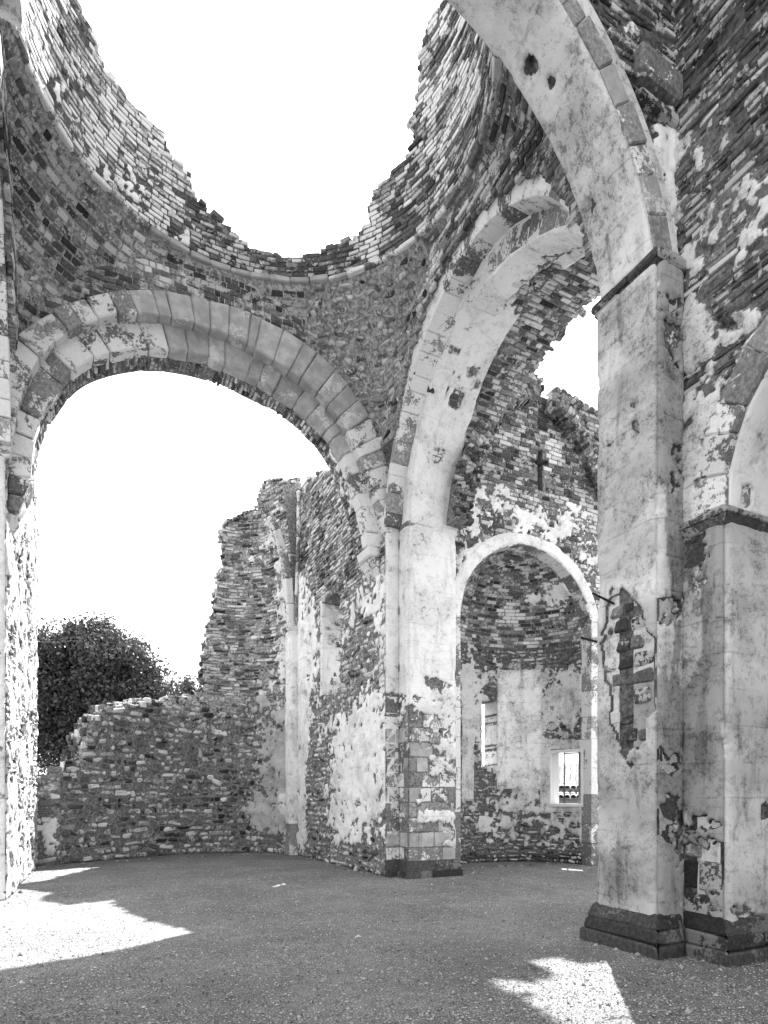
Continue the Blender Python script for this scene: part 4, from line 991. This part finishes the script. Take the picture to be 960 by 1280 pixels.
    G = polar(tr([(573,640),(583,590),(600,558),(622,528),(650,509),(668,510),(690,524),(712,552),(733,590),(748,625)], 'Y', NY), 9.35, SPR)
    def kw_(P, px, py):
        dd = NY-P[..., 1]; return (dd < .30+.55*fbm(P*np.array([1, 0, 1]), 1.8, 6)-.35*(P[..., 0] > 9.4)) & (P[..., 2] < 10.6) & ~inpoly(px, py, [(683,465),(690,485),(748,521),(765,531),(765,380),(715,430)])
    arch_soffit(T, G, lead(G, 0), 9.35, SPR, 'Y', 10.5, NY, 0.05, math.pi-.05, res=.05, thick=.38, name='web_core', keep=kw_, rough=.05,
                edge=.7, bond=bond(BR, h=.10, irr=.3, jit=.012, prot=.03, rot=.06), pl=plf(.1, .2), tone=lambda P, x, y: tsel(P, [('dark', 1.4), ('mid', .8), ('lime', .12)]))
    finish(T)
transept()

# ------------------------------------------------------------------ trees
def tree(name, label, base, crown, nleaf, leaf, seed):
    T = Thing(name, label, 'tree', base)
    mb, n, b = newmat('bark'); q = N(n); q.color(b, q.mix(q.noise(8, 5), .03, .12))
    ml, n, b = newmat('foliage', .6); q = N(n); q.color(b, q.mix(q.pos.outputs['Random Per Island'], .02, .11))
    tr_ = n.nodes.new('ShaderNodeBsdfTranslucent'); tr_.inputs[0].default_value = (.05, .05, .05, 1); mx = n.nodes.new('ShaderNodeMixShader'); mx.inputs[0].default_value = .25
    n.links.new(b.outputs[0], mx.inputs[1]); n.links.new(tr_.outputs[0], mx.inputs[2]); n.links.new(mx.outputs[0], [x for x in n.nodes if x.type == 'OUTPUT_MATERIAL'][0].inputs[0])
    r = np.random.default_rng(seed); base = np.array(base, float)
    def limb(a, b_, r0, r1):
        a, b_ = np.array(a, float), np.array(b_, float); k = 7; V = []; F = []; n_ = 6
        d = (b_-a)/np.linalg.norm(b_-a); s = np.cross(d, [.3, .9, .1]); s /= np.linalg.norm(s); t = np.cross(d, s); w = r.normal(0, .04*np.linalg.norm(b_-a), 3)
        for i in range(n_+1):
            f = i/n_; c = a+(b_-a)*f+w*math.sin(f*math.pi); R = r0+(r1-r0)*f
            for j in range(k): V.append(c+(s*math.cos(j*2*math.pi/k)+t*math.sin(j*2*math.pi/k))*R)
        for i in range(n_):
            for j in range(k): F.append((i*k+j, i*k+(j+1) % k, (i+1)*k+(j+1) % k, (i+1)*k+j))
        return np.array(V), np.array(F)
    cs = [np.array(c[:3], float) for c in crown]; top = np.mean(cs, axis=0)
    V, F = limb(base, top, .35, .12); T.part('trunk', mesh_np('trunk', V, [F], [mb], smooth=True))
    mid = base*.55+top*.45
    for c in cs:
        V, F = limb(mid, c, .14, .03); T.part('limb', mesh_np('limb', V, [F], [mb], smooth=True))
    wt = np.array([c[3]**2 for c in crown]); wt = wt/wt.sum()
    LPC = 60; ncl = nleaf//LPC; k = r.choice(len(crown), ncl, p=wt)
    d = r.normal(0, 1, (ncl, 3)); d /= np.linalg.norm(d, axis=1)[:, None]; rad = r.uniform(.05, 1.2, ncl)**.7
    cc = np.array(cs)[k]+d*(rad*np.array([c[3] for c in crown])[k])[:, None]*np.array([1, 1, .9])
    n_ = ncl*LPC; C = np.repeat(cc, LPC, 0)+r.normal(0, 1, (n_, 3))*leaf*np.repeat(r.uniform(1.2, 3.0, (ncl, 1)), LPC, 0)
    a = r.normal(0, 1, (n_, 3)); a /= np.linalg.norm(a, axis=1)[:, None]; b2 = np.cross(a, r.normal(0, 1, (n_, 3))); b2 /= np.linalg.norm(b2, axis=1)[:, None]
    s = leaf*r.uniform(.6, 1.2, (n_, 1)); V = np.stack([C-a*s*.9, C+b2*s*.45, C+a*s*.9, C-b2*s*.45], 1).reshape(-1, 3)
    T.part('crown', mesh_np('crown', V, [np.arange(n_*4).reshape(-1, 4)], [ml]), kind='stuff')
def at(px, py, d):
    t = (px-CX)/FPX*d; return (FW[0]*d+RT[0]*t, FW[1]*d+RT[1]*t, EYE+(HY-py)/FPX*d)
cr = []
for (x, y, r) in [(110,850,62),(70,860,50),(60,910,50),(150,840,42),(115,815,34),(182,846,26),(206,862,13),(165,822,14),(62,822,26),(128,790,16),(96,792,15),(140,890,46),(90,930,50),(190,895,36),(85,815,28),(150,812,16),(40,880,40)]:
    p = at(x, y, 36+random.uniform(-1.5, 1.5)); cr.append((*p, r/FPX*36*.96))
b0 = at(110, 1000, 36); tree('broadleaf_tree', 'dark bushy broadleaf tree rising behind the low broken apse wall', (b0[0], b0[1], 0), cr, 78000, .15, 3)
cr = []
for (x, y, r) in [(236,866,12),(226,872,10),(246,872,9),(235,852,6)]:
    p = at(x, y, 48); cr.append((*p, r/FPX*48))
b0 = at(236, 1000, 48); tree('small_tree', 'small sparse treetop just right of the large dark tree', (b0[0], b0[1], 0), cr, 2600, .16, 5)

# ------------------------------------------------------------------ tiled house seen through the niche window
def house():
    c = np.array(at(722, 1000, 24)[:2]); n = -c/np.linalg.norm(c); e = np.array([-n[1], n[0]]); e = -e if e[0] < 0 else e
    T = Thing('tiled_house', 'low house with a clay tile roof seen through the square niche window', 'house', (c[0], c[1], 0))
    mt, nn, b = newmat('clay_tile'); q = N(nn); q.color(b, q.mix(q.m('ADD', q.m('MULTIPLY', q.rnd(), .6), q.m('MULTIPLY', q.noise(6), .4)), .16, .32))
    mw, nn, b = newmat('house_render'); q = N(nn); q.color(b, q.mix(q.noise(3, 5), .10, .2))
    def P(s, o, z): return np.array([c[0]+e[0]*s-n[0]*o, c[1]+e[1]*s-n[1]*o, z])
    def hb(nm, s0, s1, o0, o1, z0, z1, m): hexa(T, nm, [P(s, o, z) for s in (s0, s1) for o in (o0, o1) for z in (z0, z1)], m, .01, .0)
    hb('wall', -5, 5, .35, 5, 0, 2.0, mw); hb('fascia', -5.1, 5.1, .12, .36, 1.93, 2.0, mw); hb('lean_wall', -5, 5, -.9, -.8, 0, 1.65, mw)
    hexa(T, 'roof_deck', [P(s, o, z) for s in (-5.1, 5.1) for (o, z0, z1) in ((.1, 1.98, 2.04), (4.2, 3.18, 3.24)) for z in (z0, z1)], mw, .01, 0)
    hexa(T, 'lean_deck', [P(s, o, z) for s in (-5, 5) for (o, z0, z1) in ((-1.0, 1.62, 1.66), (.34, 1.86, 1.9)) for z in (z0, z1)], mw, .01, 0)
    def tiles(nm, o0, z0, o1, z1, rows):
        V = []; F = []; a = np.linspace(0, math.pi, 5); sl = np.array([o1-o0, z1-z0]); 
        for r in range(rows):
            for k in range(46):
                s = -5+k*.22; jit = random.uniform(-.012, .012)
                for f in (r/rows-.012, (r+1.12)/rows):
                    lift = .05 if f < (r+.5)/rows else .01
                    for t in a: V.append(P(s+.1*math.cos(t)+jit, o0+sl[0]*f, z0+sl[1]*f+lift+.085*math.sin(t)))
                b_ = len(V)-10
                for i in range(4): F.append((b_+i, b_+i+1, b_+5+i+1, b_+5+i))
        T.part(nm, mesh_np(nm, np.array(V), [np.array(F)], [mt]), kind='stuff')
    tiles('roof_tiles', .05, 2.05, 4.2, 3.25, 9); tiles('lean_roof_tiles', -1.05, 1.67, .3, 1.90, 3)
house()
print('objects', len(bpy.data.objects), 'tris', sum(len(o.data.loops)-2*len(o.data.polygons) for o in bpy.data.objects if o.type == 'MESH'))
